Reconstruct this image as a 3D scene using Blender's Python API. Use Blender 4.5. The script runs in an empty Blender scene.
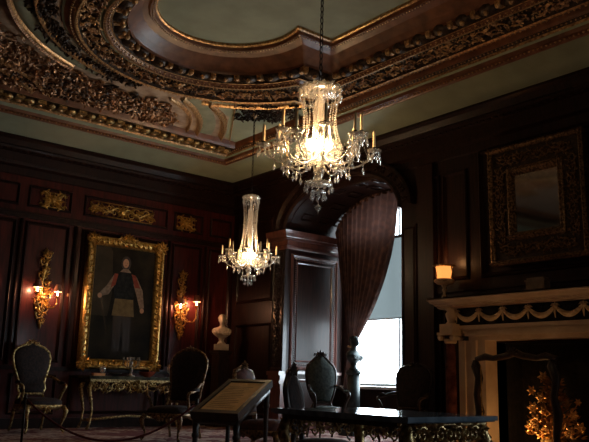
import bpy, math, random
from math import sin, cos, pi, sqrt, atan2, radians
from mathutils import Vector, Matrix
from mathutils.geometry import tessellate_polygon
V = Vector
rnd = random.Random(7)
SC = bpy.context.scene
COL = SC.collection

# ------------------------------------------------------------------ materials
def new_mat(name):
    m = bpy.data.materials.new(name); m.use_nodes = True
    nt = m.node_tree
    return m, nt, nt.nodes['Principled BSDF']

def mat(name, c1, c2=None, rough=.5, metal=0., scale=8., stretch=(1, 1, 1), bump=0., spec=.5, detail=4., contrast=(.35, .65), coat=0., bscale=None):
    m, nt, b = new_mat(name)
    b.inputs['Roughness'].default_value = rough
    b.inputs['Metallic'].default_value = metal
    b.inputs['Specular IOR Level'].default_value = spec
    b.inputs['Coat Weight'].default_value = coat
    b.inputs['Coat Roughness'].default_value = .12
    tc = nt.nodes.new('ShaderNodeTexCoord'); mp = nt.nodes.new('ShaderNodeMapping')
    mp.inputs['Scale'].default_value = stretch
    nt.links.new(tc.outputs['Object'], mp.inputs['Vector'])
    nz = nt.nodes.new('ShaderNodeTexNoise'); nz.inputs['Scale'].default_value = scale; nz.inputs['Detail'].default_value = detail
    nt.links.new(mp.outputs['Vector'], nz.inputs['Vector'])
    cr = nt.nodes.new('ShaderNodeValToRGB')
    cr.color_ramp.elements[0].position = contrast[0]; cr.color_ramp.elements[1].position = contrast[1]
    cr.color_ramp.elements[0].color = (*c1, 1); cr.color_ramp.elements[1].color = (*(c2 or c1), 1)
    nt.links.new(nz.outputs['Fac'], cr.inputs['Fac']); nt.links.new(cr.outputs['Color'], b.inputs['Base Color'])
    if bump:
        bp = nt.nodes.new('ShaderNodeBump'); bp.inputs['Strength'].default_value = bump; bp.inputs['Distance'].default_value = .02
        src = nz
        if bscale:
            src = nt.nodes.new('ShaderNodeTexNoise'); src.inputs['Scale'].default_value = bscale; src.inputs['Detail'].default_value = 3
            nt.links.new(mp.outputs['Vector'], src.inputs['Vector'])
        nt.links.new(src.outputs['Fac'], bp.inputs['Height']); nt.links.new(bp.outputs['Normal'], b.inputs['Normal'])
    return m

def emit(name, col, strength):
    m, nt, b = new_mat(name)
    b.inputs['Base Color'].default_value = (*col, 1)
    b.inputs['Emission Color'].default_value = (*col, 1)
    b.inputs['Emission Strength'].default_value = strength
    return m

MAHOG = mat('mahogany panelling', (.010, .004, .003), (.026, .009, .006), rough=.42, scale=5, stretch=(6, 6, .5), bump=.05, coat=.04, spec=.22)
MAHOG2 = mat('darker carved mahogany', (.010, .005, .004), (.026, .011, .008), rough=.34, scale=14, bump=.35, coat=.2)
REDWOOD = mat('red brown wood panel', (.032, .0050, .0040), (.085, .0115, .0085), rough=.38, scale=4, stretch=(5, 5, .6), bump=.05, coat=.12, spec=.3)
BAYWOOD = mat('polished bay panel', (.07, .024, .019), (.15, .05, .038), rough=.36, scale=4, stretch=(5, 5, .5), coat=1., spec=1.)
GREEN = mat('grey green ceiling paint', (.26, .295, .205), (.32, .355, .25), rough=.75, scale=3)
GREEND = mat('dark olive field', (.19, .22, .15), (.29, .30, .21), rough=.7, scale=6, bump=.1)  # darker olive than the ceiling paint
PINKF = mat('dull rose field', (.30, .21, .15), (.50, .39, .29), rough=.7, scale=7, bump=.2)
BROWN = mat('brown stained moulding', (.10, .036, .016), (.20, .08, .036), rough=.38, scale=6, bump=.05)
BRGOLD = mat('bronzed gold moulding', (.26, .13, .055), (.78, .50, .24), rough=.33, metal=.55, scale=30, bump=.3)
DARKREL = mat('dark bronze relief', (.022, .014, .009), (.07, .04, .022), rough=.45, metal=.4, scale=26, bump=.3)
MIDREL = mat('reddish bronze relief', (.14, .06, .03), (.50, .29, .15), rough=.42, metal=.5, scale=22, bump=.3)
GOLD = mat('bright gilding', (.42, .24, .06), (.86, .58, .20), rough=.33, metal=.9, scale=24, bump=.35)
OLDGOLD = mat('aged gilding', (.20, .12, .045), (.68, .50, .22), rough=.38, metal=.8, scale=30, bump=.4, contrast=(.4, .6))
DULLGOLD = mat('dull dark gilding', (.08, .048, .024), (.36, .21, .10), rough=.4, metal=.7, scale=34, bump=.4, contrast=(.4, .62))
IRON = mat('blackened iron', (.02, .016, .012), (.05, .04, .03), rough=.45, metal=.8, scale=20)
MARBLE = mat('cream marble', (.66, .47, .30), (.80, .62, .43), rough=.32, scale=4, detail=8)
CARVED = mat('carved cream marble', (.62, .43, .25), (.86, .66, .42), rough=.38, scale=18, bump=.35)
DARKMARB = mat('black marble', (.008, .008, .008), (.03, .026, .022), rough=.25, scale=6, detail=8)
REDMARB = mat('dark red marble', (.06, .016, .012), (.18, .06, .045), rough=.22, scale=9, detail=8)
TABLEMARB = mat('blue grey marble', (.11, .15, .19), (.26, .32, .38), rough=.07, scale=7, detail=9, stretch=(1, 2.5, 1))
CONSOLEM = mat('dark veined marble', (.03, .028, .02), (.11, .10, .06), rough=.2, scale=9, detail=8)
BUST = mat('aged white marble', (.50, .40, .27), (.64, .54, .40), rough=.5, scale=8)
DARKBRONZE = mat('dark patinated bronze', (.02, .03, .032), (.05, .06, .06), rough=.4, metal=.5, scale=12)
DARKUP = mat('dark tapestry upholstery', (.008, .004, .004), (.032, .014, .011), rough=.85, scale=30, bump=.3)
REDUP = mat('red brown velvet upholstery', (.045, .013, .011), (.12, .035, .027), rough=.8, scale=24, bump=.2)
BLUEUP = mat('grey teal upholstery', (.035, .05, .05), (.09, .11, .10), rough=.8, scale=26, bump=.2)
DARKWOOD = mat('dark walnut', (.014, .009, .006), (.05, .025, .016), rough=.4, scale=6, stretch=(4, 4, 1), coat=.1)
STONE = mat('firebox soot brick', (.008, .006, .005), (.022, .015, .011), rough=.9, scale=18, bump=.4)
ROPE = mat('dark red velvet rope', (.08, .010, .012), (.15, .022, .022), rough=.85, scale=60, bump=.2)
WAX = mat('cream candle wax', (.80, .58, .30), (.86, .66, .38), rough=.5, scale=4)
SHADE = mat('brown pleated lampshade', (.22, .09, .05), (.34, .16, .09), rough=.8, scale=40)
PAPER = mat('aged buff parchment', (.56, .36, .16), (.74, .50, .25), rough=.7, scale=9, detail=6)
INKY = mat('brown ink', (.16, .09, .04), rough=.7)
PEWTER = mat('tarnished silver', (.16, .16, .14), (.34, .34, .30), rough=.28, metal=.9, scale=12)
WHITEP = mat('pale painted sash', (.55, .57, .56), rough=.4)
FLOWER = mat('gold flower petals', (.62, .30, .07), (.90, .58, .24), rough=.4, metal=.35, scale=18)
LEAFG = mat('bronze leaves', (.26, .12, .03), (.85, .46, .14), rough=.4, metal=.4, scale=14)
REDBOWL = mat('red glazed bowl', (.34, .06, .03), (.46, .11, .06), rough=.2, scale=5)
BOXM = mat('orange tooled box', (.55, .20, .06), (.70, .30, .10), rough=.4, scale=10)
CLOCKM = mat('grey stone plinth', (.16, .12, .09), (.26, .2, .15), rough=.4, scale=9)
MIRROR = mat('old mirror glass', (.62, .62, .58), (.70, .70, .66), rough=.06, metal=1., scale=3)
SHADEM = None

def glassy(name, col, mixf, rough, milk=0):
    m, nt, b = new_mat(name)
    nt.nodes.remove(b)
    out = nt.nodes['Material Output']
    g = nt.nodes.new('ShaderNodeBsdfGlossy'); g.inputs['Roughness'].default_value = rough; g.inputs['Color'].default_value = (*col, 1)
    t = nt.nodes.new('ShaderNodeBsdfTransparent'); t.inputs['Color'].default_value = (.93, .95, .95, 1)
    mx = nt.nodes.new('ShaderNodeMixShader'); mx.inputs['Fac'].default_value = mixf
    nt.links.new(t.outputs[0], mx.inputs[1]); nt.links.new(g.outputs[0], mx.inputs[2])
    if milk:
        d = nt.nodes.new('ShaderNodeBsdfDiffuse'); d.inputs['Color'].default_value = (.9, .84, .74, 1)
        tl = nt.nodes.new('ShaderNodeBsdfTranslucent'); tl.inputs['Color'].default_value = (.95, .84, .68, 1)
        m1 = nt.nodes.new('ShaderNodeMixShader'); m1.inputs['Fac'].default_value = .5
        m2 = nt.nodes.new('ShaderNodeMixShader'); m2.inputs['Fac'].default_value = milk
        nt.links.new(d.outputs[0], m1.inputs[1]); nt.links.new(tl.outputs[0], m1.inputs[2])
        nt.links.new(mx.outputs[0], m2.inputs[1]); nt.links.new(m1.outputs[0], m2.inputs[2]); nt.links.new(m2.outputs[0], out.inputs['Surface'])
    else: nt.links.new(mx.outputs[0], out.inputs['Surface'])
    return m
CRYSTAL = glassy('cut crystal', (1, .98, .95), .6, .2, .15)
CRYSTAL2 = glassy('thin crystal bowl', (1, .98, .95), .35, .15, .12)
WINGLASS = glassy('window pane', (1, 1, 1), .05, .02)

def translucent(name, col, tfac, trans=.0):
    m, nt, b = new_mat(name)
    out = nt.nodes['Material Output']
    b.inputs['Base Color'].default_value = (*col, 1); b.inputs['Roughness'].default_value = .9
    t = nt.nodes.new('ShaderNodeBsdfTranslucent'); t.inputs['Color'].default_value = (*col, 1)
    mx = nt.nodes.new('ShaderNodeMixShader'); mx.inputs['Fac'].default_value = tfac
    nt.links.new(b.outputs[0], mx.inputs[1]); nt.links.new(t.outputs[0], mx.inputs[2]); nt.links.new(mx.outputs[0], out.inputs['Surface'])
    return m
BLIND = translucent('linen roller blind', (.042, .046, .045), .6)

def curtain_mat():
    m, nt, b = new_mat('rose brown damask curtain')
    out = nt.nodes['Material Output']
    tc = nt.nodes.new('ShaderNodeTexCoord')
    w = nt.nodes.new('ShaderNodeTexVoronoi'); w.inputs['Scale'].default_value = 9
    nt.links.new(tc.outputs['Object'], w.inputs['Vector'])
    cr = nt.nodes.new('ShaderNodeValToRGB')
    cr.color_ramp.elements[0].color = (.15, .065, .045, 1); cr.color_ramp.elements[1].color = (.07, .028, .022, 1)
    cr.color_ramp.elements[0].position = .25; cr.color_ramp.elements[1].position = .6
    nt.links.new(w.outputs['Distance'], cr.inputs['Fac']); nt.links.new(cr.outputs['Color'], b.inputs['Base Color'])
    b.inputs['Roughness'].default_value = .75
    t = nt.nodes.new('ShaderNodeBsdfTranslucent'); t.inputs['Color'].default_value = (.04, .019, .015, 1)
    mx = nt.nodes.new('ShaderNodeMixShader'); mx.inputs['Fac'].default_value = .35
    nt.links.new(b.outputs[0], mx.inputs[1]); nt.links.new(t.outputs[0], mx.inputs[2]); nt.links.new(mx.outputs[0], out.inputs['Surface'])
    return m
CURTAIN = curtain_mat()

def carpet_mat():
    m, nt, b = new_mat('pink and cream figured carpet')
    tc = nt.nodes.new('ShaderNodeTexCoord')
    v = nt.nodes.new('ShaderNodeTexVoronoi'); v.inputs['Scale'].default_value = 2.2; v.feature = 'SMOOTH_F1'
    w = nt.nodes.new('ShaderNodeTexNoise'); w.inputs['Scale'].default_value = 5.; w.inputs['Detail'].default_value = 2; w.inputs['Distortion'].default_value = 1.5
    nt.links.new(tc.outputs['Object'], v.inputs['Vector']); nt.links.new(tc.outputs['Object'], w.inputs['Vector'])
    a = nt.nodes.new('ShaderNodeMath'); a.operation = 'MULTIPLY_ADD'; a.inputs[1].default_value = .7
    nt.links.new(v.outputs['Distance'], a.inputs[0]); nt.links.new(w.outputs['Fac'], a.inputs[2])
    cr = nt.nodes.new('ShaderNodeValToRGB')
    e = cr.color_ramp.elements
    e[0].position = .55; e[0].color = (.30, .16, .14, 1); e[1].position = .85; e[1].color = (.16, .05, .05, 1)
    k = e.new(.68); k.color = (.55, .42, .34, 1)
    nt.links.new(a.outputs[0], cr.inputs['Fac']); nt.links.new(cr.outputs['Color'], b.inputs['Base Color'])
    b.inputs['Roughness'].default_value = .95; b.inputs['Specular IOR Level'].default_value = .2
    return m
CARPET = carpet_mat()

# ------------------------------------------------------------------ mesh builder
class MB:
    def __init__(s): s.v = []; s.f = []; s.m = []; s.s = []
    def add(s, vs, fs, mi=0, smooth=False, X=None):
        o = len(s.v)
        s.v += [tuple(X @ V(p)) if X is not None else tuple(p) for p in vs]
        s.f += [tuple(i + o for i in f) for f in fs]
        s.m += [mi] * len(fs); s.s += [smooth] * len(fs)
    def box(s, x0, x1, y0, y1, z0, z1, mi=0, X=None):
        x0, x1 = min(x0, x1), max(x0, x1); y0, y1 = min(y0, y1), max(y0, y1); z0, z1 = min(z0, z1), max(z0, z1)
        vs = [(x, y, z) for z in (z0, z1) for y in (y0, y1) for x in (x0, x1)]
        s.add(vs, [(0, 2, 3, 1), (4, 5, 7, 6), (0, 1, 5, 4), (2, 6, 7, 3), (0, 4, 6, 2), (1, 3, 7, 5)], mi, False, X)
    def lathe(s, prof, c=(0, 0, 0), n=16, mi=0, X=None, smooth=True, sx=1, sy=1):
        vs = []; fs = []
        for r, z in prof:
            for k in range(n):
                a = 2 * pi * k / n
                vs.append((c[0] + r * cos(a) * sx, c[1] + r * sin(a) * sy, c[2] + z))
        for i in range(len(prof) - 1):
            for k in range(n):
                k2 = (k + 1) % n
                fs.append((i * n + k, i * n + k2, (i + 1) * n + k2, (i + 1) * n + k))
        fs.append(tuple(reversed(range(n)))); fs.append(tuple((len(prof) - 1) * n + k for k in range(n)))
        s.add(vs, fs, mi, smooth, X)
    def ball(s, c, r, n=8, m=5, mi=0, X=None, sz=1, sx=1, sy=1):
        prof = [(max(1e-4, r * sin(pi * i / m)), -r * sz * cos(pi * i / m)) for i in range(m + 1)]
        s.lathe(prof, c, n, mi, X, True, sx, sy)
    def octa(s, c, r, h=None, mi=0):
        h = h or r; x, y, z = c
        vs = [(x + r, y, z), (x, y + r, z), (x - r, y, z), (x, y - r, z), (x, y, z + h), (x, y, z - h)]
        s.add(vs, [(0, 1, 4), (1, 2, 4), (2, 3, 4), (3, 0, 4), (1, 0, 5), (2, 1, 5), (3, 2, 5), (0, 3, 5)], mi)
    def tube(s, pts, r, n=8, mi=0, closed=False, flat=1., X=None, up=None):
        pts = [V(p) for p in pts]; N = len(pts)
        rs = r if isinstance(r, (list, tuple)) else [r] * N
        vs = []; fs = []; prev = None
        for i, p in enumerate(pts):
            a = pts[(i - 1) % N] if (closed or i > 0) else p
            b = pts[(i + 1) % N] if (closed or i < N - 1) else p
            t = (b - a)
            t = t.normalized() if t.length > 1e-9 else V((0, 0, 1))
            if prev is None:
                u = V(up) if up else (V((0, 0, 1)) if abs(t.z) < .9 else V((1, 0, 0)))
            else: u = prev
            u = (u - t * u.dot(t))
            if u.length < 1e-6: u = t.orthogonal()
            u.normalize(); prev = u; w = t.cross(u)
            for k in range(n):
                an = 2 * pi * k / n
                vs.append(p + u * (cos(an) * rs[i] * flat) + w * (sin(an) * rs[i]))
        for i in range(N if closed else N - 1):
            j = (i + 1) % N
            for k in range(n):
                k2 = (k + 1) % n
                fs.append((i * n + k, i * n + k2, j * n + k2, j * n + k))
        if not closed:
            fs.append(tuple(reversed(range(n)))); fs.append(tuple((N - 1) * n + k for k in range(n)))
        s.add(vs, fs, mi, True, X)
    def grid(s, rows, mi=0, smooth=False, closed=False, X=None):
        n = len(rows[0]); vs = [p for r in rows for p in r]; fs = []
        for i in range(len(rows) - 1):
            for k in range(n if closed else n - 1):
                k2 = (k + 1) % n
                fs.append((i * n + k, i * n + k2, (i + 1) * n + k2, (i + 1) * n + k))
        s.add(vs, fs, mi, smooth, X)
    def prism(s, poly, h0, h1, mi=0, X=None):
        """poly: 2D outline in local xy, extruded along local z (concave ok)"""
        n = len(poly)
        tri = tessellate_polygon([[V((p[0], p[1], 0)) for p in poly]])
        vs = [(p[0], p[1], h0) for p in poly] + [(p[0], p[1], h1) for p in poly]
        fs = [tuple(t) for t in tri] + [tuple(i + n for i in reversed(t)) for t in tri]
        fs += [(i, (i + 1) % n, (i + 1) % n + n, i + n) for i in range(n)]
        s.add(vs, fs, mi, False, X)
    def build(s, name, ms, parent=None, **props):
        me = bpy.data.meshes.new(name); me.from_pydata(s.v, [], s.f)
        for m in (ms if isinstance(ms, (list, tuple)) else [ms]): me.materials.append(m)
        me.polygons.foreach_set('material_index', s.m); me.polygons.foreach_set('use_smooth', s.s)
        me.update()
        o = bpy.data.objects.new(name, me); COL.objects.link(o)
        if parent is not None: o.parent = parent
        for k, v in props.items(): o[k] = v
        return o

def frame_X(o, x, y, z):
    """matrix from local axes to world"""
    x, y, z = V(x), V(y), V(z)
    return Matrix(((x.x, y.x, z.x, o[0]), (x.y, y.y, z.y, o[1]), (x.z, y.z, z.z, o[2]), (0, 0, 0, 1)))
def thing(name, label, cat, loc=(0, 0, 0), rz=0., group=None):
    o = bpy.data.objects.new(name, None); COL.objects.link(o); o.empty_display_size = .1
    o.location = loc; o.rotation_euler = (0, 0, rz); o['label'] = label; o['category'] = cat
    if group: o['group'] = group
    return o
def tag(o, label, cat, group=None):
    o['label'] = label; o['category'] = cat
    if group: o['group'] = group
    return o
KIDS = {}
def copy_tree(o, parent=None, allobj=None):
    allobj = allobj or list(bpy.data.objects)
    c = o.copy(); COL.objects.link(c)
    if parent is not None: c.parent = parent
    for ch in [k for k in allobj if k.parent == o]: copy_tree(ch, c, allobj)
    return c
def heading(dx, dy): return atan2(dy, dx) + pi / 2      # rotation that turns local -Y to (dx, dy)

def leaf(mb, p, d, n, L, W, H, mi=0):
    """a pointed, ridged acanthus leaf from p along d, standing off its ground along n"""
    p, d, n = V(p), V(d).normalized(), V(n).normalized(); w = d.cross(n).normalized()
    vs = [p, p + d * L * .35 + w * W * .5, p + d * L * .4 + n * H, p + d * L * .35 - w * W * .5,
          p + d * L * .7 + w * W * .33 + n * H * .25, p + d * L * .75 + n * H * 1.15, p + d * L * .7 - w * W * .33 + n * H * .25, p + d * L + n * H * .45]
    mb.add(vs, [(0, 1, 2), (0, 2, 3), (1, 4, 5, 2), (2, 5, 6, 3), (4, 7, 5), (5, 7, 6)], mi)
def scroll(mb, c, u, w, n, R, turns=1.2, th=.02, a0=0., sgn=1, leaves=5, mi=0, H=None, steps=14):
    """spiral tendril in the plane (u, w) with leaves breaking outwards"""
    c, u, w, n = V(c), V(u), V(w), V(n); H = H or th * 1.3
    pts = []; rs = []
    for i in range(steps + 1):
        t = i / steps; a = a0 + sgn * 2 * pi * turns * t; r = R * (1 - .82 * t)
        pts.append(c + u * (r * cos(a)) + w * (r * sin(a)) + n * H * (.5 + .5 * t)); rs.append(th * (1 - .5 * t))
    mb.tube(pts, rs, 5, mi)
    mb.ball(pts[-1], th * 1.1, 6, 4, mi)
    for k in range(leaves):
        i = int((k + .3) * steps * .75 / max(1, leaves)); p = pts[i]; o = (p - c).normalized(); t = (pts[i + 1] - pts[i]).normalized()
        leaf(mb, p, o * .8 + t * .7, n, R * .75, R * .42, H, mi)
def foliage(mb, pts, u, w, n, R, th, mi=0, dens=1.):
    for p in pts:
        scroll(mb, p, u, w, n, R * rnd.uniform(.75, 1.2), rnd.uniform(.9, 1.4), th, rnd.uniform(0, 6.28), rnd.choice((-1, 1)), rnd.randint(3, 6), mi, steps=10)
        for k in range(int(3 * dens)):
            a = rnd.uniform(0, 6.28); q = V(p) + V(u) * cos(a) * R * rnd.uniform(.3, 1) + V(w) * sin(a) * R * rnd.uniform(.3, 1)
            leaf(mb, q, V(u) * cos(a + 1) + V(w) * sin(a + 1), n, R * rnd.uniform(.5, 1.1), R * .4, th * 2, mi)

# ------------------------------------------------------------------ camera
f_px = 745.; P_, R_, Y_ = radians(12.15), radians(1.55), radians(38.9); EYE = .85
Fw = V((sin(Y_) * cos(P_), cos(Y_) * cos(P_), sin(P_))); rt = V((cos(Y_), -sin(Y_), 0)); up = rt.cross(Fw)
Rt = rt * cos(R_) + up * sin(R_); Up = up * cos(R_) - rt * sin(R_)
cd = bpy.data.cameras.new('camera'); cam = bpy.data.objects.new('camera', cd); COL.objects.link(cam)
cd.sensor_width = 36; cd.lens = f_px / 589 * 36; cd.clip_end = 200; cd.clip_start = .05
cam.matrix_world = frame_X((0, 0, EYE), Rt, Up, -Fw)
SC.camera = cam

# ------------------------------------------------------------------ room
X0, XR, Y0, YB = -3., 8.36, -2.5, 12.3
WT = .2; HT = 4.72
fl = MB(); fl.box(X0 - WT, XR + 1.75, Y0 - WT, YB + WT, -.2, 0)
fl.build('floor', CARPET, kind='structure')
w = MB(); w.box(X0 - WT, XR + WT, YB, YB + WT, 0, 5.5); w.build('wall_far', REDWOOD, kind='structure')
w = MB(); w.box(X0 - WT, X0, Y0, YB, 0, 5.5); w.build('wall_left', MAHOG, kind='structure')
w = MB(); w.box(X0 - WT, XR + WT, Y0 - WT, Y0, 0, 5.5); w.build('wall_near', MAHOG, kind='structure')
# right wall with the arched bay and the firebox cut out
BY0, BY1, SPR, CROWN = 7.73, 10.5, 3.52, 4.24
BC = (BY0 + BY1) / 2; BA = (BY1 - BY0) / 2
def arch_pts(a, h, n=24, z0=SPR): return [(BC + a * cos(pi - pi * i / n), z0 + h * sin(pi * i / n)) for i in range(n + 1)]
FB0, FB1, FBZ = 4.3, 6.04, 1.42
w = MB()
def wbox(y0, y1, z0, z1): w.box(XR, XR + WT, y0, y1, z0, z1)
wbox(BY1, YB, 0, 5.5); WN0, WN1 = -.6, 1.0
wbox(Y0, WN0, 0, 5.5); wbox(WN1, FB0, 0, 5.5); wbox(WN0, WN1, 0, .8); wbox(WN0, WN1, 2.4, 5.5); wbox(FB1, BY0, 0, 5.5); wbox(FB0, FB1, FBZ, 5.5)
poly = arch_pts(BA, CROWN - SPR) + [(BY1, 5.5), (BY0, 5.5)]
YZ = Matrix(((0, 0, 1, 0), (1, 0, 0, 0), (0, 1, 0, 0), (0, 0, 0, 1)))   # local (a,b,h) -> (x=h,y=a,z=b)
w.prism(poly, XR, XR + WT, 0, YZ)
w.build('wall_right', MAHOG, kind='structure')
# bay
XW = 9.72
w = MB(); w.box(XR + WT, XW + WT, BY1, BY1 + .15, 0, 4.5); w.build('wall_bay_far_side', MAHOG, kind='structure')
w = MB(); w.box(XR + WT, XW + WT, BY0 - .15, BY0, 0, 4.5); w.build('wall_bay_near_side', MAHOG, kind='structure')
w = MB()
a_in = arch_pts(BA, CROWN - SPR); a_out = arch_pts(BA + .12, CROWN - SPR + .15)
w.grid([[(XR + WT, y, z) for y, z in a_in], [(XW, y, z) for y, z in a_in]], smooth=True)
w.grid([[(XR + WT, y, z) for y, z in a_out], [(XW, y, z) for y, z in a_out]], smooth=True)
for i in range(2, 23, 3):                         # coffers in the soffit
    for xx in (XR + .32, XR + .74, XR + 1.12):
        for (y, z), (y2, z2) in ((a_in[i], a_in[i + 1]),):
            w.tube([(xx - .13, y, z - .012), (xx + .13, y, z - .012), (xx + .13, y2, z2 - .012), (xx - .13, y2, z2 - .012)], .018, 5, closed=True)
w.build('ceiling_bay_vault', MAHOG, kind='structure')
WY0, WY1, WZ0, WZ1 = 7.88, 10.32, .80, 3.5
w = MB()
w.box(XW, XW + WT, BY0 - .15, BY1 + .15, 0, WZ0); w.box(XW, XW + WT, BY0 - .15, WY0, WZ0, 4.6); w.box(XW, XW + WT, WY1, BY1 + .15, WZ0, 4.6)
cut = [(BC + (WY1 - WY0) / 2 * cos(pi - pi * i / 20), WZ1 + .55 * sin(pi * i / 20)) for i in range(21)]
w.prism(cut + [(WY1, 4.6), (WY0, 4.6)], XW, XW + WT, 0, YZ)
w.build('wall_bay_outer', MAHOG, kind='structure')
w = MB(); w.box(XR + .02, XW + .3, BY0 - .15, BY1 + .15, 4.55, 4.6); w.build('ceiling_bay_lid', MAHOG, kind='structure')
# window
wf = MB()
path = [(WY0 + .03, WZ0 + .03)] + [(BC + ((WY1 - WY0) / 2 - .03) * cos(pi - pi * i / 20), WZ1 + .52 * sin(pi * i / 20)) for i in range(21)] + [(WY1 - .03, WZ0 + .03)]
wf.tube([(XW + .1, y, z) for y, z in path], .04, 6, closed=True)
wf.box(XW + .08, XW + .12, BC - .02, BC + .02, WZ0, WZ1 + .52)
wo = wf.build('window_1', WHITEP, kind='structure')
g = MB(); g.prism([(y, z) for y, z in path], XW + .10, XW + .104, 0, YZ); g.build('window_pane', WINGLASS, wo)
g = MB(); g.box(XW - .16, XW + .06, BY0 + .01, BY1 - .01, WZ0 - .05, WZ0 - .005); g.build('window_sill', WHITEP, wo)

wf = MB(); wf.tube([(XR + .1, WN0 + .03, .83), (XR + .1, WN1 - .03, .83), (XR + .1, WN1 - .03, 2.37), (XR + .1, WN0 + .03, 2.37)], .04, 6, closed=True)
wf.box(XR + .08, XR + .12, (WN0 + WN1) / 2 - .02, (WN0 + WN1) / 2 + .02, .8, 2.4); wf.box(XR + .08, XR + .12, WN0, WN1, 1.58, 1.62)
wo2 = wf.build('window_2', WHITEP, kind='structure')
g = MB(); g.box(XR + .098, XR + .102, WN0 + .02, WN1 - .02, 0.82, 2.38); g.build('window_pane', WINGLASS, wo2)

# panel mouldings helper on a plane: local (a,b) coordinates mapped by function
def rect_frame(mb, X, a0, a1, b0, b1, wd=.05, h=.03, mi=0):
    prof = [(0, 0), (.15 * wd, h * .7), (.45 * wd, h), (.7 * wd, h * .45), (wd, 0)]
    rows = []
    for t, hh in prof:
        rows.append([(a0 + t, b0 + t, hh), (a1 - t, b0 + t, hh), (a1 - t, b1 - t, hh), (a0 + t, b1 - t, hh)])
    mb.grid(rows, mi, False, True, X)
XF = frame_X((0, YB, 0), (1, 0, 0), (0, 0, 1), (0, -1, 0))       # far wall: a = x, b = z, h towards the room
XRW = frame_X((XR, 0, 0), (0, 1, 0), (0, 0, 1), (-1, 0, 0))      # right wall: a = y
# far wall panelling
XB = frame_X((0, BY1, 0), (1, 0, 0), (0, 0, 1), (0, -1, 0))
def cornice(X, a0, a1, zt=HT, mb=None):
    prof = [(zt, .0), (zt, .26), (zt - .05, .27), (zt - .08, .22), (zt - .16, .17), (zt - .18, .19), (zt - .22, .18), (zt - .26, .10), (zt - .40, .08), (zt - .41, .11), (zt - .46, .10), (zt - .49, .03), (zt - .60, .02), (zt - .62, .0)]
    rows = [[(a0, z, h), (a1, z, h)] for z, h in prof]
    mb.grid(rows, 0, False, False, X)
    a = a0 + .06
    while a < a1 - .05:
        mb.box(a, a + .055, zt - .25, zt - .17, .08, .165, 0, X); a += .11
w = MB(); cornice(XF, X0, XR, HT, w)
pil = [3.30, 5.02, 6.82, 7.76]
cols = [(2.4, 3.1), (3.4, 4.02), (4.16, 4.93), (5.15, 6.83), (6.96, 7.62), (7.78, 8.30)]
for a0, a1 in cols:
    rect_frame(w, XF, a0, a1, 3.60, 3.98, .05, .03)
    rect_frame(w, XF, a0, a1, 1.05, 3.36, .06, .04)
    rect_frame(w, XF, a0, a1, .22, .86, .05, .03)
w.box(X0, XR, 3.40, 3.47, 0, .05, 0, XF); w.box(X0, XR, 3.47, 3.50, 0, .08, 0, XF)
w.box(X0, XR, .92, .98, 0, .05, 0, XF); w.box(X0, XR, 0, .16, 0, .04, 0, XF)
for a in [3.21, 4.09, 5.04, 6.895, 7.70]:
    w.tube([(a, z, .02) for z in (1, 2.2, 3.38)], .03, 6, X=XF)
w.build('trim_1', MAHOG, kind='structure')
# right wall panelling
w = MB(); cornice(XRW, Y0, YB, HT, w)
for a0, a1 in [(10.95, 12.1), (6.95, 7.35), (6.45, 6.9), (3.2, 3.9), (2.0, 3.0)]:
    rect_frame(w, XRW, a0, a1, 2.3, 3.9, .06, .04); rect_frame(w, XRW, a0, a1, .22, 1.9, .06, .04)
rect_frame(w, XRW, 4.25, 6.25, 2.30, 4.10, .07, .05)
w.box(Y0, 6.98, 2.14, 2.20, 0, .05, 0, XRW); w.box(7.05, 7.35, 0, 4.1, 0, .06, 0, XRW)
w.box(10.95, YB, 3.40, 3.5, 0, .06, 0, XRW)
w.build('trim_2', MAHOG, kind='structure')
# bay surround: pilasters with carved drops, entablature, archivolt
for k, (ya, yb) in enumerate(((BY1, BY1 + .36), (BY0 - .36, BY0 - .08))):
    w = MB(); w.box(ya, yb, 1.02, 3.22, 0, .08, 0, XRW)
    w.box(ya - .0, yb + .0, 0, .14, 0, .15, 1, XRW)
    for z0, z1, h in ((.14, .30, .13), (.30, .36, .15), (.36, .80, .11), (.80, .86, .14), (.86, .95, .12), (.95, 1.02, .15)):
        w.box(ya, yb, z0, z1, 0, h, 1, XRW)
    rect_frame(w, Matrix.Translation((-.08, 0, 0)) @ XRW, ya + .02, yb - .02, 1.06, 3.18, .03, .02)
    if k: w.build('trim_4', [MAHOG, MAHOG], kind='structure'); break
    z = 1.16; s = 1
    c = (ya + yb) / 2
    while z < 3.12:
        scroll(w, (XR - .085, c + s * .035, z), (0, 1, 0), (0, 0, 1), (-1, 0, 0), .06, 1.1, .012, 0 if s > 0 else pi, s, 3)
        leaf(w, (XR - .085, c, z), (0, -s * .8, .6), (-1, 0, 0), .11, .06, .03)
        leaf(w, (XR - .085, c, z), (0, s * .2, 1), (-1, 0, 0), .10, .05, .03)
        z += .092; s = -s
    w.build('trim_%d' % (3 + k), [MAHOG2, BAYWOOD], kind='structure')
w = MB()
prof = [(3.20, .08), (3.22, .12), (3.26, .13), (3.28, .09), (3.36, .09), (3.37, .16), (3.41, .17), (3.42, .20), (3.47, .22), (3.53, .23), (3.54, 0)]
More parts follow.
